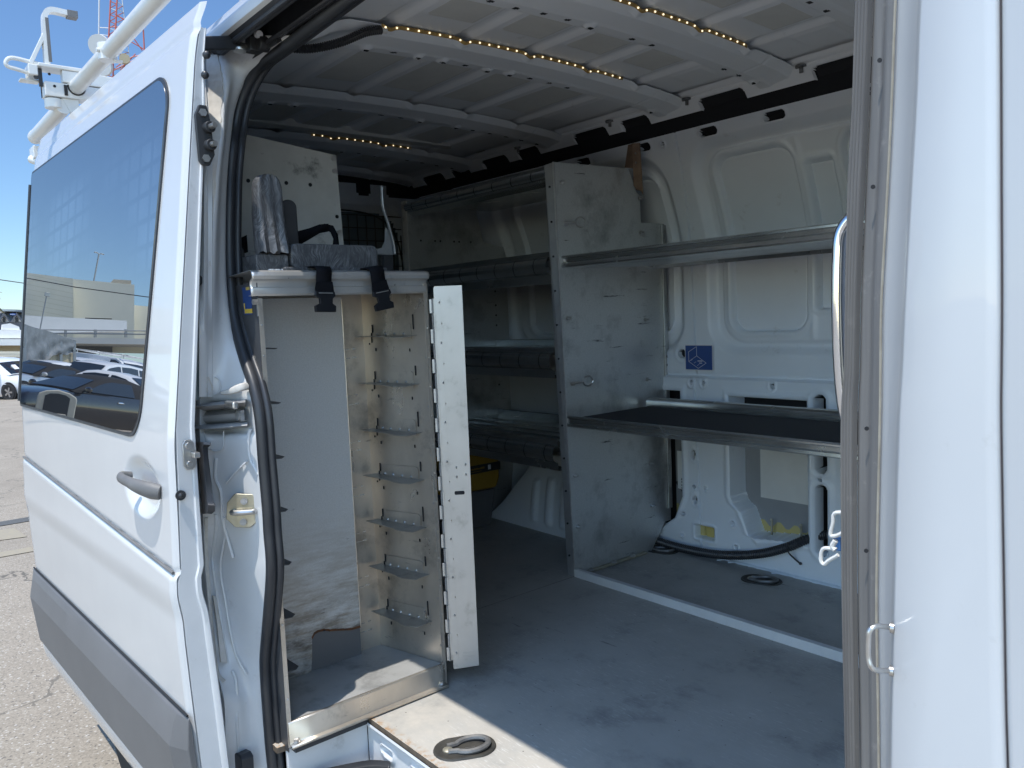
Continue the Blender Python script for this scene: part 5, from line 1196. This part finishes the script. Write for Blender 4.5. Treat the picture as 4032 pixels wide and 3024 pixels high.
def make_car(name, label, cat, loc, rz, paint, kind, group=None):
    t = empty(name, loc, label, cat, group, rz, local=True)
    K = {  # body stations (x, z bottom, z top, half width); greenhouse (x, z); belt height; roof half width
        'minivan': ([(2.48, .38, .62, .62), (2.42, .26, .80, .82), (2.15, .22, .93, .93), (1.55, .22, 1.02, .97), (1.1, .22, 1.08, .98), (-1.6, .22, 1.08, .99), (-2.3, .25, 1.05, .95), (-2.52, .35, .98, .85)],
                    [(1.62, 1.02), (.75, 1.58), (.25, 1.70), (-.6, 1.76), (-1.9, 1.73), (-2.25, 1.66), (-2.48, 1.04)], 1.06, .72, [1.1, -.05, -1.25, -2.2], (1.55, -1.5), .34),
        'suv': ([(2.3, .42, .75, .62), (2.24, .30, .92, .82), (1.95, .27, 1.02, .92), (1.2, .26, 1.08, .94), (-1.6, .26, 1.08, .95), (-2.2, .3, 1.06, .92), (-2.34, .4, 1.0, .82)],
                [(1.25, 1.08), (.55, 1.55), (.1, 1.66), (-.6, 1.70), (-1.6, 1.66), (-2.0, 1.56), (-2.3, 1.05)], 1.07, .66, [.85, -.1, -1.05, -1.95], (1.4, -1.4), .36),
        'sedan': ([(2.35, .40, .62, .6), (2.28, .24, .76, .8), (1.9, .2, .86, .89), (1.1, .2, .93, .91), (-1.3, .2, .95, .92), (-1.9, .22, .96, .89), (-2.3, .3, .9, .78), (-2.38, .4, .8, .7)],
                  [(1.15, .93), (.35, 1.34), (-.1, 1.42), (-.8, 1.42), (-1.15, 1.36), (-1.75, .97)], .94, .58, [.75, -.25, -1.2], (1.4, -1.35), .32),
        'convertible': ([(2.05, .38, .60, .58), (1.98, .22, .74, .76), (1.6, .18, .84, .86), (.85, .18, .92, .88), (-.9, .18, .95, .90), (-1.5, .2, .96, .88), (-1.95, .28, .88, .76), (-2.02, .4, .78, .66)],
                        [(.95, .91), (.28, 1.24), (.0, 1.33), (-.55, 1.34), (-.9, 1.26), (-1.45, .97)], .93, .56, [.72, -.62], (1.25, -1.2), .32),
        'van': ([(2.4, .45, .8, .66), (2.34, .3, 1.0, .85), (2.05, .28, 1.12, .95), (1.6, .28, 1.2, .97), (-2.2, .28, 1.2, .98), (-2.45, .35, 1.2, .93)],
                [(1.7, 1.15), (1.05, 1.75), (.7, 1.90), (-1.0, 1.95), (-2.2, 1.93), (-2.43, 1.2)], 1.18, .78, [1.25, .35], (1.5, -1.5), .34)}[kind]
    st, gh, belt, rw, cuts, wx, wr = K
    m = MB(); rings = []
    for x, zb, zt, w in st:
        h = [(w * .86, zb), (w * .97, zb + (zt - zb) * .2), (w, zb + (zt - zb) * .55), (w * .975, zt - (zt - zb) * .16), (w * .93, zt - .02), (w * .80, zt), (w * .4, zt + .02)]
        rings.append([(x, -y, z) for y, z in h] + [(x, 0, zt + .025)] + [(x, y, z) for y, z in h[::-1]])
    cols = list(zip(*rings)); rings = [list(r) for r in zip(*[spline(c, 4) for c in cols])]
    m.loft(rings); n = len(rings[0]); m.add(rings[0], [tuple(range(n))]); m.add(rings[-1], [tuple(range(n))]); m.quad(*[rings[i][j] for i, j in ((0, 0), (0, n - 1), (-1, n - 1), (-1, 0))])
    m.build('body', paint, t, smooth=45)
    hwb = st[len(st) // 2][3] * .93
    def side(x, z):  # half width of the greenhouse at height z
        f = np.clip((z - belt) / (max(q[1] for q in gh) - belt), 0, 1); return hwb + (rw - hwb) * f
    m = MB(); rings = []
    for x, z in gh:
        zz = max(z, belt + .002); w = side(x, zz)
        rings.append([(x, -hwb, belt - .03), (x, -(hwb + w) / 2, (belt + zz) / 2), (x, -w, zz - .03), (x, -w * .85, zz), (x, 0, zz + .025), (x, w * .85, zz), (x, w, zz - .03), (x, (hwb + w) / 2, (belt + zz) / 2), (x, hwb, belt - .03)])
    m.loft(rings); m.build('roof', 'soft_top' if kind == 'convertible' else paint, t, smooth=40)
    # glass laid just proud of the shell
    zr = lambda x: float(np.interp(-x, [-g[0] for g in gh], [g[1] for g in gh]))
    for sgn in (-1, 1):
        for a, b in zip(cuts, cuts[1:]):
            m = MB(); xs_ = np.linspace(a - .04, b + .04, 8); lo = belt + .02
            up = [min(zr(x) - .10, 9) for x in xs_]
            up = [max(u, lo + .01) for u in up]
            m.loft([[(x, sgn * (side(x, lo) + .012), lo), (x, sgn * (side(x, (lo + u) / 2) + .014), (lo + u) / 2), (x, sgn * (side(x, u) + .010), u)] for x, u in zip(xs_, up)])
            m.build('side_window', 'car_glass', t)
        m = MB(); x = cuts[0] + .02; m.sphere((x, sgn * (hwb + .16), belt + .06), .10, 10, 0, (.7, 1.1, .7)); m.bar((x, sgn * hwb, belt), (x, sgn * (hwb + .1), belt + .03), .05, .04); m.build('side_mirror', paint, t)
        m = MB()
        hx = (cuts[0] + cuts[1]) / 2 - .25; m.sphere((hx, sgn * (st[3][3] + .01), belt - .14), .09, 10, 0, (1., .25, .25)); m.build('door_handle', 'chrome' if kind == 'convertible' else paint, t)
        m = MB(); e = st[1]; m.loft([[(e[0] + .04 - .5 * k, sgn * (e[3] * .60 + .30 * k * e[3]), e[2] - .14 + .02 * k + d) for d in (-.06, .05)] for k in (0, .4, .8, 1)]); m.build('headlight', 'lamp_glass', t, solid=.05)
        m = MB(); e = st[-2]; m.box((e[0] - .06, sgn * e[3] * .86, e[2] - .18), (.14, .16, .2)); m.build('tail_light', 'tail_red', t, bevel=.03)
        for x in wx:
            w = st[3][3] + .0; m = MB(); m.cyl((x, sgn * (w - .02), wr + .02), (x, sgn * (w + .006), wr + .02), wr + .06, 28); m.build('wheel_arch', 'car_trim', t)
            m = MB(); rings = []
            for k in range(25):
                a = 2 * math.pi * k / 24; rings.append([(x + math.cos(a) * r, sgn * (w + d), wr + math.sin(a) * r) for r, d in ((wr * .62, .018), (wr * .9, .03), (wr, .012), (wr, -.15), (wr * .5, -.16))])
            m.loft(rings); wh = m.build('wheel', 'tyre', t)
            m = MB(); m.cyl((x, sgn * (w + .004), wr), (x, sgn * (w + .010), wr), wr * .64, 24, 1)
            for k in range(5):
                a = 2 * math.pi * k / 5; m.bar((x, sgn * (w + .016), wr), (x + math.cos(a) * wr * .6, sgn * (w + .016), wr + math.sin(a) * wr * .6), .07, .02, up=(0, 1, 0), m=0)
            m.build('rim', ['rim', 'car_trim'], wh)
    (x0, z0), (x1, z1) = gh[0], gh[1]
    def strip(a, b, nm, out):
        (xa, za), (xb, zb) = a, b; m = MB()
        za = max(za, belt)
        m.loft([[(x + out, -(side(x, z) - .08), z + .012), (x + out * 1.3, 0, z + .03), (x + out, side(x, z) - .08, z + .012)] for x, z in ((xa + (xb - xa) * k, za + (zb - za) * k) for k in (.05, .3, .5, .7, .93))]); m.build(nm, 'car_glass', t)
    strip(gh[0], gh[1], 'windshield', .015); strip(gh[-1], gh[-2], 'rear_window', -.02)
    m = MB(); e = st[1]; m.box((e[0] + .03, 0, (e[1] + e[2]) / 2 - .06), (.12, e[3] * 1.1, (e[2] - e[1]) * .32)); m.box((e[0] + .0, 0, e[2] - .13), (.12, e[3] * .9, .06)); m.build('grille', 'car_trim', t, bevel=.03)
    return t
def local_part(t, m, name, mt, **k): return m.build(name, mt, t, **k)

def make_direct_background():
    D = lambda u, v, r: (lambda d: Vector((d[0] * r, d[1] * r, 1 + d[2] * r)))((lambda d: d / np.hypot(d[0], d[1]))(MROT.T @ np.array([(u - 2016) / FPX, (v - 1512) / FPX, 1.0])))
    k = .422
    P = lambda x, y, r: D(x * k, 1050 + y * k, r)
    x, y = -39.9, 4.93
    t = make_car('minivan', 'white minivan parked before the low white building, orange sign in its window', 'minivan', (x, y, float(gz(x, y))), R(33), 'car_white', 'minivan')
    m = MB(); m.prism([(.30, -.93, 1.30), (-.05, -.93, 1.30), (-.05, -.88, 1.50), (.30, -.88, 1.50)], (0, -.01, 0)); m.build('window_sign', 'orange', t)
    m = MB(); m.prism([(1.34, -.42, 1.22), (1.34, -.20, 1.22), (1.13, -.22, 1.40), (1.13, -.40, 1.40)], (.03, 0, .04)); m.build('windshield_paper', 'paper', t)
    # low white building with the steep gabled roof
    b = empty('showroom', P(100, 830, 60), 'long low white building with dark steep gables and a blue oval sign on its roof', 'building')
    def slab(x0, x1, y0, y1, r, nm, mt, dep=6, ext=True):
        xa = x0 - 900 if ext else x0; xb = x1 + 900 if ext else x1
        m = MB(); m.prism([P(xa, y1, r), P(xb, y1, r), P(xb, y0, r), P(xa, y0, r)], (-dep, .9, 0)); return m.build(nm, mt, b, smooth=0)
    slab(0, 190, 590, 668, 60, 'wall', 'white_wall'); slab(0, 190, 668, 676, 60.3, 'shadow_line', 'grey_roof'); slab(0, 190, 676, 735, 59.6, 'fascia', 'white_wall', 6.6)
    slab(0, 190, 735, 850, 61, 'wall', 'tan_wall'); slab(0, 190, 518, 590, 62, 'roof', 'dark_roof')
    m = MB(); m.prism([P(15, 588, 59.9), P(20, 540, 59.9), P(95, 528, 59.9), P(178, 560, 59.9), P(185, 590, 59.9)], (-1, .1, 0)); m.build('awning', 'white_wall', b, smooth=0)
    for i, cx in enumerate((-85, 38, 158, 280)):
        m = MB(); m.prism([P(cx - 62, 518, 61.5), P(cx - 4, 424, 61.5), P(cx + 62, 518, 61.5), P(cx + 46, 518, 61.5), P(cx - 2, 452, 61.5), P(cx - 40, 518, 61.5)], (-.4, .06, 0)); g = m.build('gable_frame', 'dark_roof', b, smooth=0)
        m = MB(); m.prism([P(cx - 44, 518, 61.8), P(cx - 2, 448, 61.8), P(cx + 46, 518, 61.8)], (-.2, .03, 0)); m.build('gable_wall', 'white_wall', g, smooth=0)
        m = MB(); m.prism([P(cx - 14, 516, 61.65), P(cx - 14, 476, 61.65), P(cx + 12, 476, 61.65), P(cx + 12, 516, 61.65)], (-.1, .02, 0)); m.build('gable_window', 'car_trim', g, smooth=0)
    m = MB(); m.prism([P(-300, 518, 62.5), P(500, 518, 62.5), P(500, 420, 64), P(-300, 420, 64)], (-.3, .05, 0)); m.build('roof_slope', 'grey_roof', b, smooth=0)
    m = MB(); m.prism([P(120 + 30 * math.cos(a), 444 + 10 * math.sin(a), 61.3) for a in np.linspace(0, 2 * math.pi, 20, endpoint=False)], (-.1, .01, 0)); g = m.build('oval_sign', 'sticker_blue', b, smooth=0)
    m = MB()
    for j in range(5): m.prism([P(101 + j * 8 + dx, 444 + dy, 61.25) for dx, dy in ((-2, 3), (2.5, 2), (2, -3), (-1.5, -2))], (-.02, 0, 0))
    m.build('sign_lettering', 'sticker_white', g, smooth=0)
    m = MB(); m.piece().cyl(P(108, 420, 63), P(108, 402, 63), 1.0, 18); m.piece().cyl(P(10, 412, 63), P(10, 396, 63), .5, 14); m.build('roof_vent', 'galv_far', b)
    f = empty('picket_fence', P(100, 840, 56), 'row of pale pickets in front of the low white building', 'fence')
    m = MB()
    for j in range(-8, 40): m.prism([P(j * 9.5 - 2.6, 842, 56), P(j * 9.5 + 2.6, 842, 56), P(j * 9.5 + 2.6, 794, 56), P(j * 9.5, 788, 56), P(j * 9.5 - 2.6, 794, 56)], (-.05, 0, 0))
    m.prism([P(-90, 808, 56.1), P(390, 808, 56.1), P(390, 800, 56.1), P(-90, 800, 56.1)], (-.05, 0, 0)); m.prism([P(-90, 846, 56.1), P(390, 846, 56.1), P(390, 826, 56.1), P(-90, 826, 56.1)], (-.1, 0, 0)); m.build('pickets', 'beige_plain', f, smooth=0)
    # telecom tower
    z1 = lambda x, y, r=60: D(x * .452, y * .452, r)
    t = empty('lattice_tower', (z1(1000, 700).x, z1(1000, 700).y, -1.5), 'red and white lattice telecom tower with dishes against the blue sky', 'tower')
    red = MB(); wht = MB()
    def bars(mb, pts, w=.07):
        for a, b_ in zip(pts, pts[1:]): mb.tube([z1(*a), z1(*b_)], w / 2, 5)
    L0 = [(968, -120), (950, 260), (938, 420), (925, 640), (905, 1500)]; L1 = [(1024, -120), (1010, 200), (1000, 330), (985, 540), (985, 1500)]; L2 = [(1050, -120, 61.5), (1090, 220, 61.5), (1118, 420, 61.5), (1140, 700, 61.5), (1180, 1500, 61.5)]
    bars(red, L0, .10); bars(red, L1, .10); bars(wht, L2, .06)
    for i in range(-1, 11):
        y = 70 + i * 58
        a = lambda p, yy: (float(np.interp(yy, [q[1] for q in p], [q[0] for q in p])), yy, 60 if len(p[0]) < 3 else 61.5)
        (red if i % 3 else wht).tube([z1(*a(L0, y)), z1(*a(L1, y + 24))], .03, 5); red.tube([z1(*a(L1, y + 24)), z1(*a(L0, y + 58))], .03, 5)
        wht.tube([z1(*a(L1, y)), z1(*a(L2, y + 40))], .025, 5); red.tube([z1(*a(L2, y + 40)), z1(*a(L1, y + 70))], .028, 5)
    red.tube([z1(1245, 200), z1(1258, 460), z1(1258, 700), z1(1262, 1500)], .05, 5)
    for a, b_ in (((950, 235), (1270, 240)), ((1020, 140), (1250, 240)), ((1000, 370), (1250, 240)), ((1100, 340), (1255, 430)), ((1000, 540), (1255, 470)), ((1140, 300), (1240, 440)), ((940, 640), (1250, 480)), ((1010, 585), (1130, 500)), ((1050, 610), (1180, 470)), ((1000, 120), (1120, 200)), ((1250, 700), (950, 900)), ((950, 700), (1255, 900))): red.tube([z1(*a), z1(*b_)], .035, 5)
    red.build('red_lattice', 'tower_red', t); wht.build('white_lattice', 'tower_white', t)
    m = MB(); m.tube([z1(865, -120), z1(860, 330)], .045, 6); m.tube([z1(860, 240), z1(945, 245)], .03, 5); m.tube([z1(860, 300), z1(940, 310)], .03, 5); m.tube([z1(1105, 380), z1(1060, 420), z1(1060, 620)], .03, 5); m.build('whip_antenna', 'tower_white', t)
    for x, y, r, nm in ((875, 395, .66, 1), (905, 580, .60, 1), (1085, 520, .32, 0)):
        c = z1(x, y, 59.5); d = (Vector((0, 0, 1)) - c).normalized() if nm else Vector((.9, .3, 0)); m = MB()
        d = (d + Vector((0, -.5, 0))).normalized(); m.cyl(c, c + d * .3, r, 22); m.sphere(c + d * .28, r, 14, 0, (1, 1, 1)) if False else None
        m.build('dish', 'tower_white' if nm else 'tan_wall', t)
    m = MB(); m.cyl(z1(1245, 225), z1(1245, 180), .16, 12); m.build('beacon', 'tower_red', t)
    # one power line and the edge of a palm
    o = MB(); o.tube([P(-900, 10, 45), P(0, 122, 45), P(300, 165, 45), P(1400, 250, 45)], .022, 5); o = o.build('power_line', 'wire', None); tag(o, 'thin dark power line crossing the sky left of the van', 'cable')
    t = empty('palm_tree', (D(-62, 1190, 50).x, D(-62, 1190, 50).y, -1.6), 'shaggy palm crown at the left edge above the low building', 'tree')
    c = D(-60, 1176, 50); rnd = random.Random(8); m = MB()
    for i in range(70):
        d = Vector((rnd.uniform(-1, 1), rnd.uniform(-1, 1), rnd.uniform(-.5, .9))).normalized(); L = rnd.uniform(.7, 1.15); s = d.cross(Vector((0, 0, 1))).normalized()
        pts = [c + d * L * f + Vector((0, 0, -.5 * f * f)) for f in (0, .3, .6, .85, 1)]
        m.loft([[p - s * w, p + Vector((0, 0, .02)), p + s * w] for p, w in zip(pts, (.02, .10, .12, .07, .005))])
    m.build('crown', 'leaf', t, smooth=0)
    m = MB(); m.tube([(c.x, c.y, -1.7), (c.x, c.y, c.z)], [.22, .16], 10); m.build('trunk', 'bark', t)
make_direct_background()

# ------------------------------------------------------------------ what stands behind the photographer and shows in the door glass
GN = np.array([-DT, 1, -.126]); GN = -GN / np.linalg.norm(GN); GP = np.array([-1.65 * KD, .4785 * KD, 1 + (.772 - 1) * KD])
def seen(x, y, dist):
    """point of the car park seen in the door glass at a path length dist"""
    u, v = x * .422, 1050 + y * .422
    d = MROT.T @ np.array([(u - 2016) / FPX, (v - 1512) / FPX, 1.0]); o = np.array([0, 0, 1.0])
    t = ((GP - o) @ GN) / (d @ GN); h = o + d * t; L = np.linalg.norm(d * t); d = d / np.linalg.norm(d); r = d - 2 * (d @ GN) * GN
    return Vector(h + r * (dist - L))
def make_behind():
    def car(name, label, cat, x, dist, rz, paint, kind, group=None):
        p = seen(x, 1000, dist); return make_car(name, label, cat, (p.x, p.y, float(gz(p.x, p.y))), R(rz), paint, kind, group)
    t = car('convertible', 'glossy black convertible with a closed black soft top, behind the litter bin', 'convertible', 870, 21, 70, 'car_black', 'convertible')
    m = MB(); m.prism([(.10, .845, .97), (-.18, .845, .97), (-.18, .77, 1.15), (.10, .77, 1.15)], (0, .012, 0)); m.build('window_paper', 'paper', t)
    t = car('convertible', 'silver convertible with a sloping windscreen, left of the black one', 'convertible', 400, 28.5, 64, 'car_silver', 'convertible')
    car('parked_car', 'white saloon car parked beside the tarpaulin fence', 'car', 470, 32, 66, 'car_white', 'sedan')
    car('parked_car', 'white sport utility car with long dark rear side glass', 'car', 940, 32, 55, 'car_white', 'suv')
    car('parked_car', 'white saloon facing the van, right of the black convertible', 'car', 1230, 28, -38, 'car_white', 'sedan')
    v = car('work_van', 'white work van with a ladder rack, farthest row of the car park', 'van', 1090, 41, -25, 'car_white', 'van')
    m = MB()
    for y in (-.6, .6): m.tube([(1.2, y, 2.08), (-2.2, y, 2.08)], .03, 8)
    for x in (.9, -.6, -2.0): m.tube([(x, -.75, 2.08), (x, .75, 2.08)], .03, 8); m.tube([(x, -.6, 1.9), (x, -.6, 2.08)], .025, 8); m.tube([(x, .6, 1.9), (x, .6, 2.08)], .025, 8)
    m.build('ladder_rack', 'white_metal', v)
    car('parked_car', 'white hatchback half hidden behind the tarpaulin fence', 'car', 740, 40, 60, 'car_white', 'suv')
    # litter bin
    c = seen(535, 1250, 16); g = float(gz(c.x, c.y)); d = Vector((-c.x, -c.y + .9, 0)).normalized(); ang = math.atan2(d.y, d.x)
    t = empty('litter_bin', (c.x, c.y, g), 'beige domed litter bin with a dark square opening', 'bin', rz=ang, local=True)
    zt = seen(535, 1148, 16).z - g; w = .30
    m = MB(); sh = [(-w, .05), (-w, zt - .14), (-w * .93, zt - .09), (-w * .6, zt - .035), (0, zt), (w * .6, zt - .035), (w * .93, zt - .09), (w, zt - .14), (w, .05)]
    m.prism([(.25, y, z) for y, z in sh], (-.5, 0, 0)); m.build('bin_body', 'bin_beige', t, bevel=.02)
    m = MB(); m.prism([(.253, y, z) for y, z in ((-.19, zt - .42), (-.19, zt - .12), (-.12, zt - .075), (0, zt - .06), (.12, zt - .075), (.19, zt - .12), (.19, zt - .42))], (.004, 0, 0)); m.build('bin_opening', 'car_trim', t, smooth=0)
    m = MB(); m.bx(.257, .30, -.17, .17, zt - .52, zt - .40); m.build('bin_flap', 'bin_beige', t, bevel=.01)
    # fence with a sagging tarpaulin
    t = empty('tarpaulin_fence', seen(470, 1000, 25), 'metal frame enclosure with a torn grey tarpaulin along its top', 'fence')
    m = MB(); rnd = random.Random(6); rings = []
    for i in range(65):
        f = i / 64; x = 222 + 490 * f; r = 34 + 4 * f
        top = 530 + 158 * f + 4 * math.sin(f * 9); bot = float(np.interp(f, [0, .25, .45, .6, .8, .95, 1], [890, 885, 870, 820, 825, 800, 775])) + 5 * math.sin(i * .85)
        rings.append([seen(x, top + (bot - top) * k / 11, r + .16 * math.sin(k * .9 + i * .21) * k / 11 + .12 * math.sin(i * .33 - k * .5) * (k / 11) ** 2) for k in range(12)])
    m.loft(rings); m.build('tarpaulin', 'tarp', t, smooth=180)
    m = MB()
    for x, r, b in ((232, 34.1, 1200), (440, 35.9, 1060), (570, 36.9, 1050), (695, 37.9, 1010)): m.bar(seen(x, 560 if x < 300 else 700, r), seen(x, b, r), .10, .10)
    m.build('post', 'galv_far', t)
    m = MB(); m.prism([seen(222, 1200, 34.6), seen(712, 1060, 38.4), seen(712, 800, 38.4), seen(222, 860, 34.6)], (-.02, 0, 0)); m.build('fence_panel', 'tan_wall', t, smooth=0)
    # car-park deck and the big beige building
    b = empty('department_store', seen(700, 480, 85), 'large windowless beige building behind the car park', 'building')
    def blk(pts, r, nm, mt, par, dep=14):
        m = MB(); m.prism([seen(x, y, r) for x, y in pts], (-dep, -dep * .25, 0)); return m.build(nm, mt, par, smooth=0)
    blk(((-500, 700), (682, 720), (684, 112), (-500, -40)), 82, 'brick_wing', 'beige_wall', b); blk(((684, 720), (1250, 740), (1255, 168), (684, 116)), 84, 'main_block', 'beige_plain', b); blk(((1240, 760), (2300, 780), (2300, 450), (1240, 358)), 86, 'side_block', 'beige_plain', b)
    blk(((1030, 150), (1225, 160), (1225, 128), (1060, 118)), 88, 'rooftop_unit', 'bin_beige', b, 3); blk(((795, 484), (1045, 490), (1045, 484), (795, 476)), 81, 'vent_slot', 'cavity', b, .3)
    b = empty('parking_deck', seen(700, 640, 70), 'white concrete parking deck with a railing in front of the beige building', 'parking structure')
    blk(((-400, 640), (1185, 600), (1185, 505), (300, 458), (-400, 420)), 72, 'parapet', 'white_wall', b, 2); blk(((-400, 700), (2300, 740), (2300, 690), (-400, 640)), 66, 'deck_edge', 'white_wall', b, 8)
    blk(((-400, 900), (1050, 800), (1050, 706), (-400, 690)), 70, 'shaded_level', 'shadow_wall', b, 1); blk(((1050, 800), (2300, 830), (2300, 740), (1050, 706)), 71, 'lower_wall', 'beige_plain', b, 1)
    m = MB()
    for x in (335, 612, 890, 1175): m.bar(seen(x, 660, 65), seen(x, 585, 65), .16, .16)
    for y in (600, 632): m.tube([seen(-400, y - 20, 65), seen(2300, y + 10, 65)], .05, 6)
    m.build('railing', 'galv_far', b)
    # lamp posts
    for x, y0, y1, r, lab in ((437, 268, 640, 62, 'short lamp post with a square floodlight, in front of the parking deck'), (925, -120, 150, 90, 'tall lamp post with a twin head rising above the beige building')):
        p = seen(x, y1, r); q = seen(x, y0, r); t = empty('lamp_post', (p.x, p.y, float(gz(p.x, p.y))), lab, 'lamp post')
        m = MB(); m.tube([(q.x, q.y, float(gz(p.x, p.y))), (q.x, q.y, q.z)], .04 if r < 70 else .075, 8); m.build('pole', 'galv_far', t)
        m = MB()
        if r < 70: m.box(q + Vector((.1, 0, .05)), (.12, .30, .28)); 
        else: m.box(q + Vector((0, -.28, .05)), (.2, .36, .10)); m.box(q + Vector((0, .28, .05)), (.2, .36, .10)); m.box(q, (.1, .3, .06))
        m.build('lamp_head', 'lamp_glass' if r < 70 else 'galv_far', t, bevel=.02)
    m = MB(); m.tube([seen(-300, 60, 55), seen(240, 105, 55), seen(700, 190, 55), seen(1370, 282, 55), seen(2000, 330, 55)], .03, 5); o = m.build('power_line', 'wire', None); tag(o, 'power line strung in front of the beige building', 'cable')
make_behind()

# ------------------------------------------------------------------ light, sky, camera
TO_SUN = Vector((.105, -.275, 1)).normalized()
el = math.asin(TO_SUN.z); az = math.atan2(TO_SUN.x, TO_SUN.y)
w = bpy.data.worlds.new('World'); sc.world = w; w.use_nodes = True
nt = w.node_tree; sk = nt.nodes.new('ShaderNodeTexSky'); sk.sky_type = 'NISHITA'; sk.sun_disc = False; sk.sun_elevation = el; sk.sun_rotation = az
sk.air_density = 1.0; sk.dust_density = 0.0; sk.ozone_density = 3.0
tint = nt.nodes.new('ShaderNodeMix'); tint.data_type = 'RGBA'; tint.blend_type = 'MULTIPLY'; tint.inputs['Factor'].default_value = 1
tint.inputs['B'].default_value = (.785, .94, 1.09, 1); nt.links.new(sk.outputs[0], tint.inputs['A'])
# unseen sky behind the photographer brightened: added fill light for the van interior
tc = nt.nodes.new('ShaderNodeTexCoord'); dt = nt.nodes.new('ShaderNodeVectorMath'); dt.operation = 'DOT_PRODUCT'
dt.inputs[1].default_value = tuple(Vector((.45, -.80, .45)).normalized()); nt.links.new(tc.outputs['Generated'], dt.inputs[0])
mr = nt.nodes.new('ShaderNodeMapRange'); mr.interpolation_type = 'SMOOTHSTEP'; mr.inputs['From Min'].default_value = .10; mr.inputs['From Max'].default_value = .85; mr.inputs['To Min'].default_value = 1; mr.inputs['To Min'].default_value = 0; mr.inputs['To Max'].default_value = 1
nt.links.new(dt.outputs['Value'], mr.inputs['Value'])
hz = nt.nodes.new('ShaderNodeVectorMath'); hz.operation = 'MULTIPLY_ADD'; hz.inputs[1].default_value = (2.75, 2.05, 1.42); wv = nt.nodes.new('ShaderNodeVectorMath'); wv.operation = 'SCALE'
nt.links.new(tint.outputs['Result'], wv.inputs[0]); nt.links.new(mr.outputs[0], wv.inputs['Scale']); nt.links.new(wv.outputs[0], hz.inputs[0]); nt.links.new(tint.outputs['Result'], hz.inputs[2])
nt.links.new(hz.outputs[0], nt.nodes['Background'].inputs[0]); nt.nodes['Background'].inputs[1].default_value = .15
sun = bpy.data.lights.new('sun', 'SUN'); sun.energy = 5.0; sun.angle = R(.53); sun.color = (1, .955, .88)
so = bpy.data.objects.new('sun', sun); COL.objects.link(so); so.rotation_euler = TO_SUN.to_track_quat('Z', 'Y').to_euler(); so.location = (0, 0, 20)
cam = bpy.data.cameras.new('camera'); co = bpy.data.objects.new('camera', cam); COL.objects.link(co)
cam.sensor_width = 36; cam.sensor_fit = 'HORIZONTAL'; cam.lens = FPX / 4032 * 36; cam.clip_start = .02; cam.clip_end = 2000
A = Matrix((MROT[0], -MROT[1], -MROT[2])).transposed().to_4x4(); A.translation = (0, 0, CAMZ); co.matrix_world = A
sc.camera = co
sc.render.engine = 'CYCLES'
sc.view_settings.view_transform = 'Standard'; sc.view_settings.look = 'None'; sc.view_settings.exposure = 0
sc.cycles.max_bounces = 10; sc.cycles.diffuse_bounces = 6; sc.cycles.glossy_bounces = 5; sc.cycles.sample_clamp_indirect = 8; sc.cycles.caustics_reflective = False; sc.cycles.caustics_refractive = False
sc.cycles.use_denoising = True
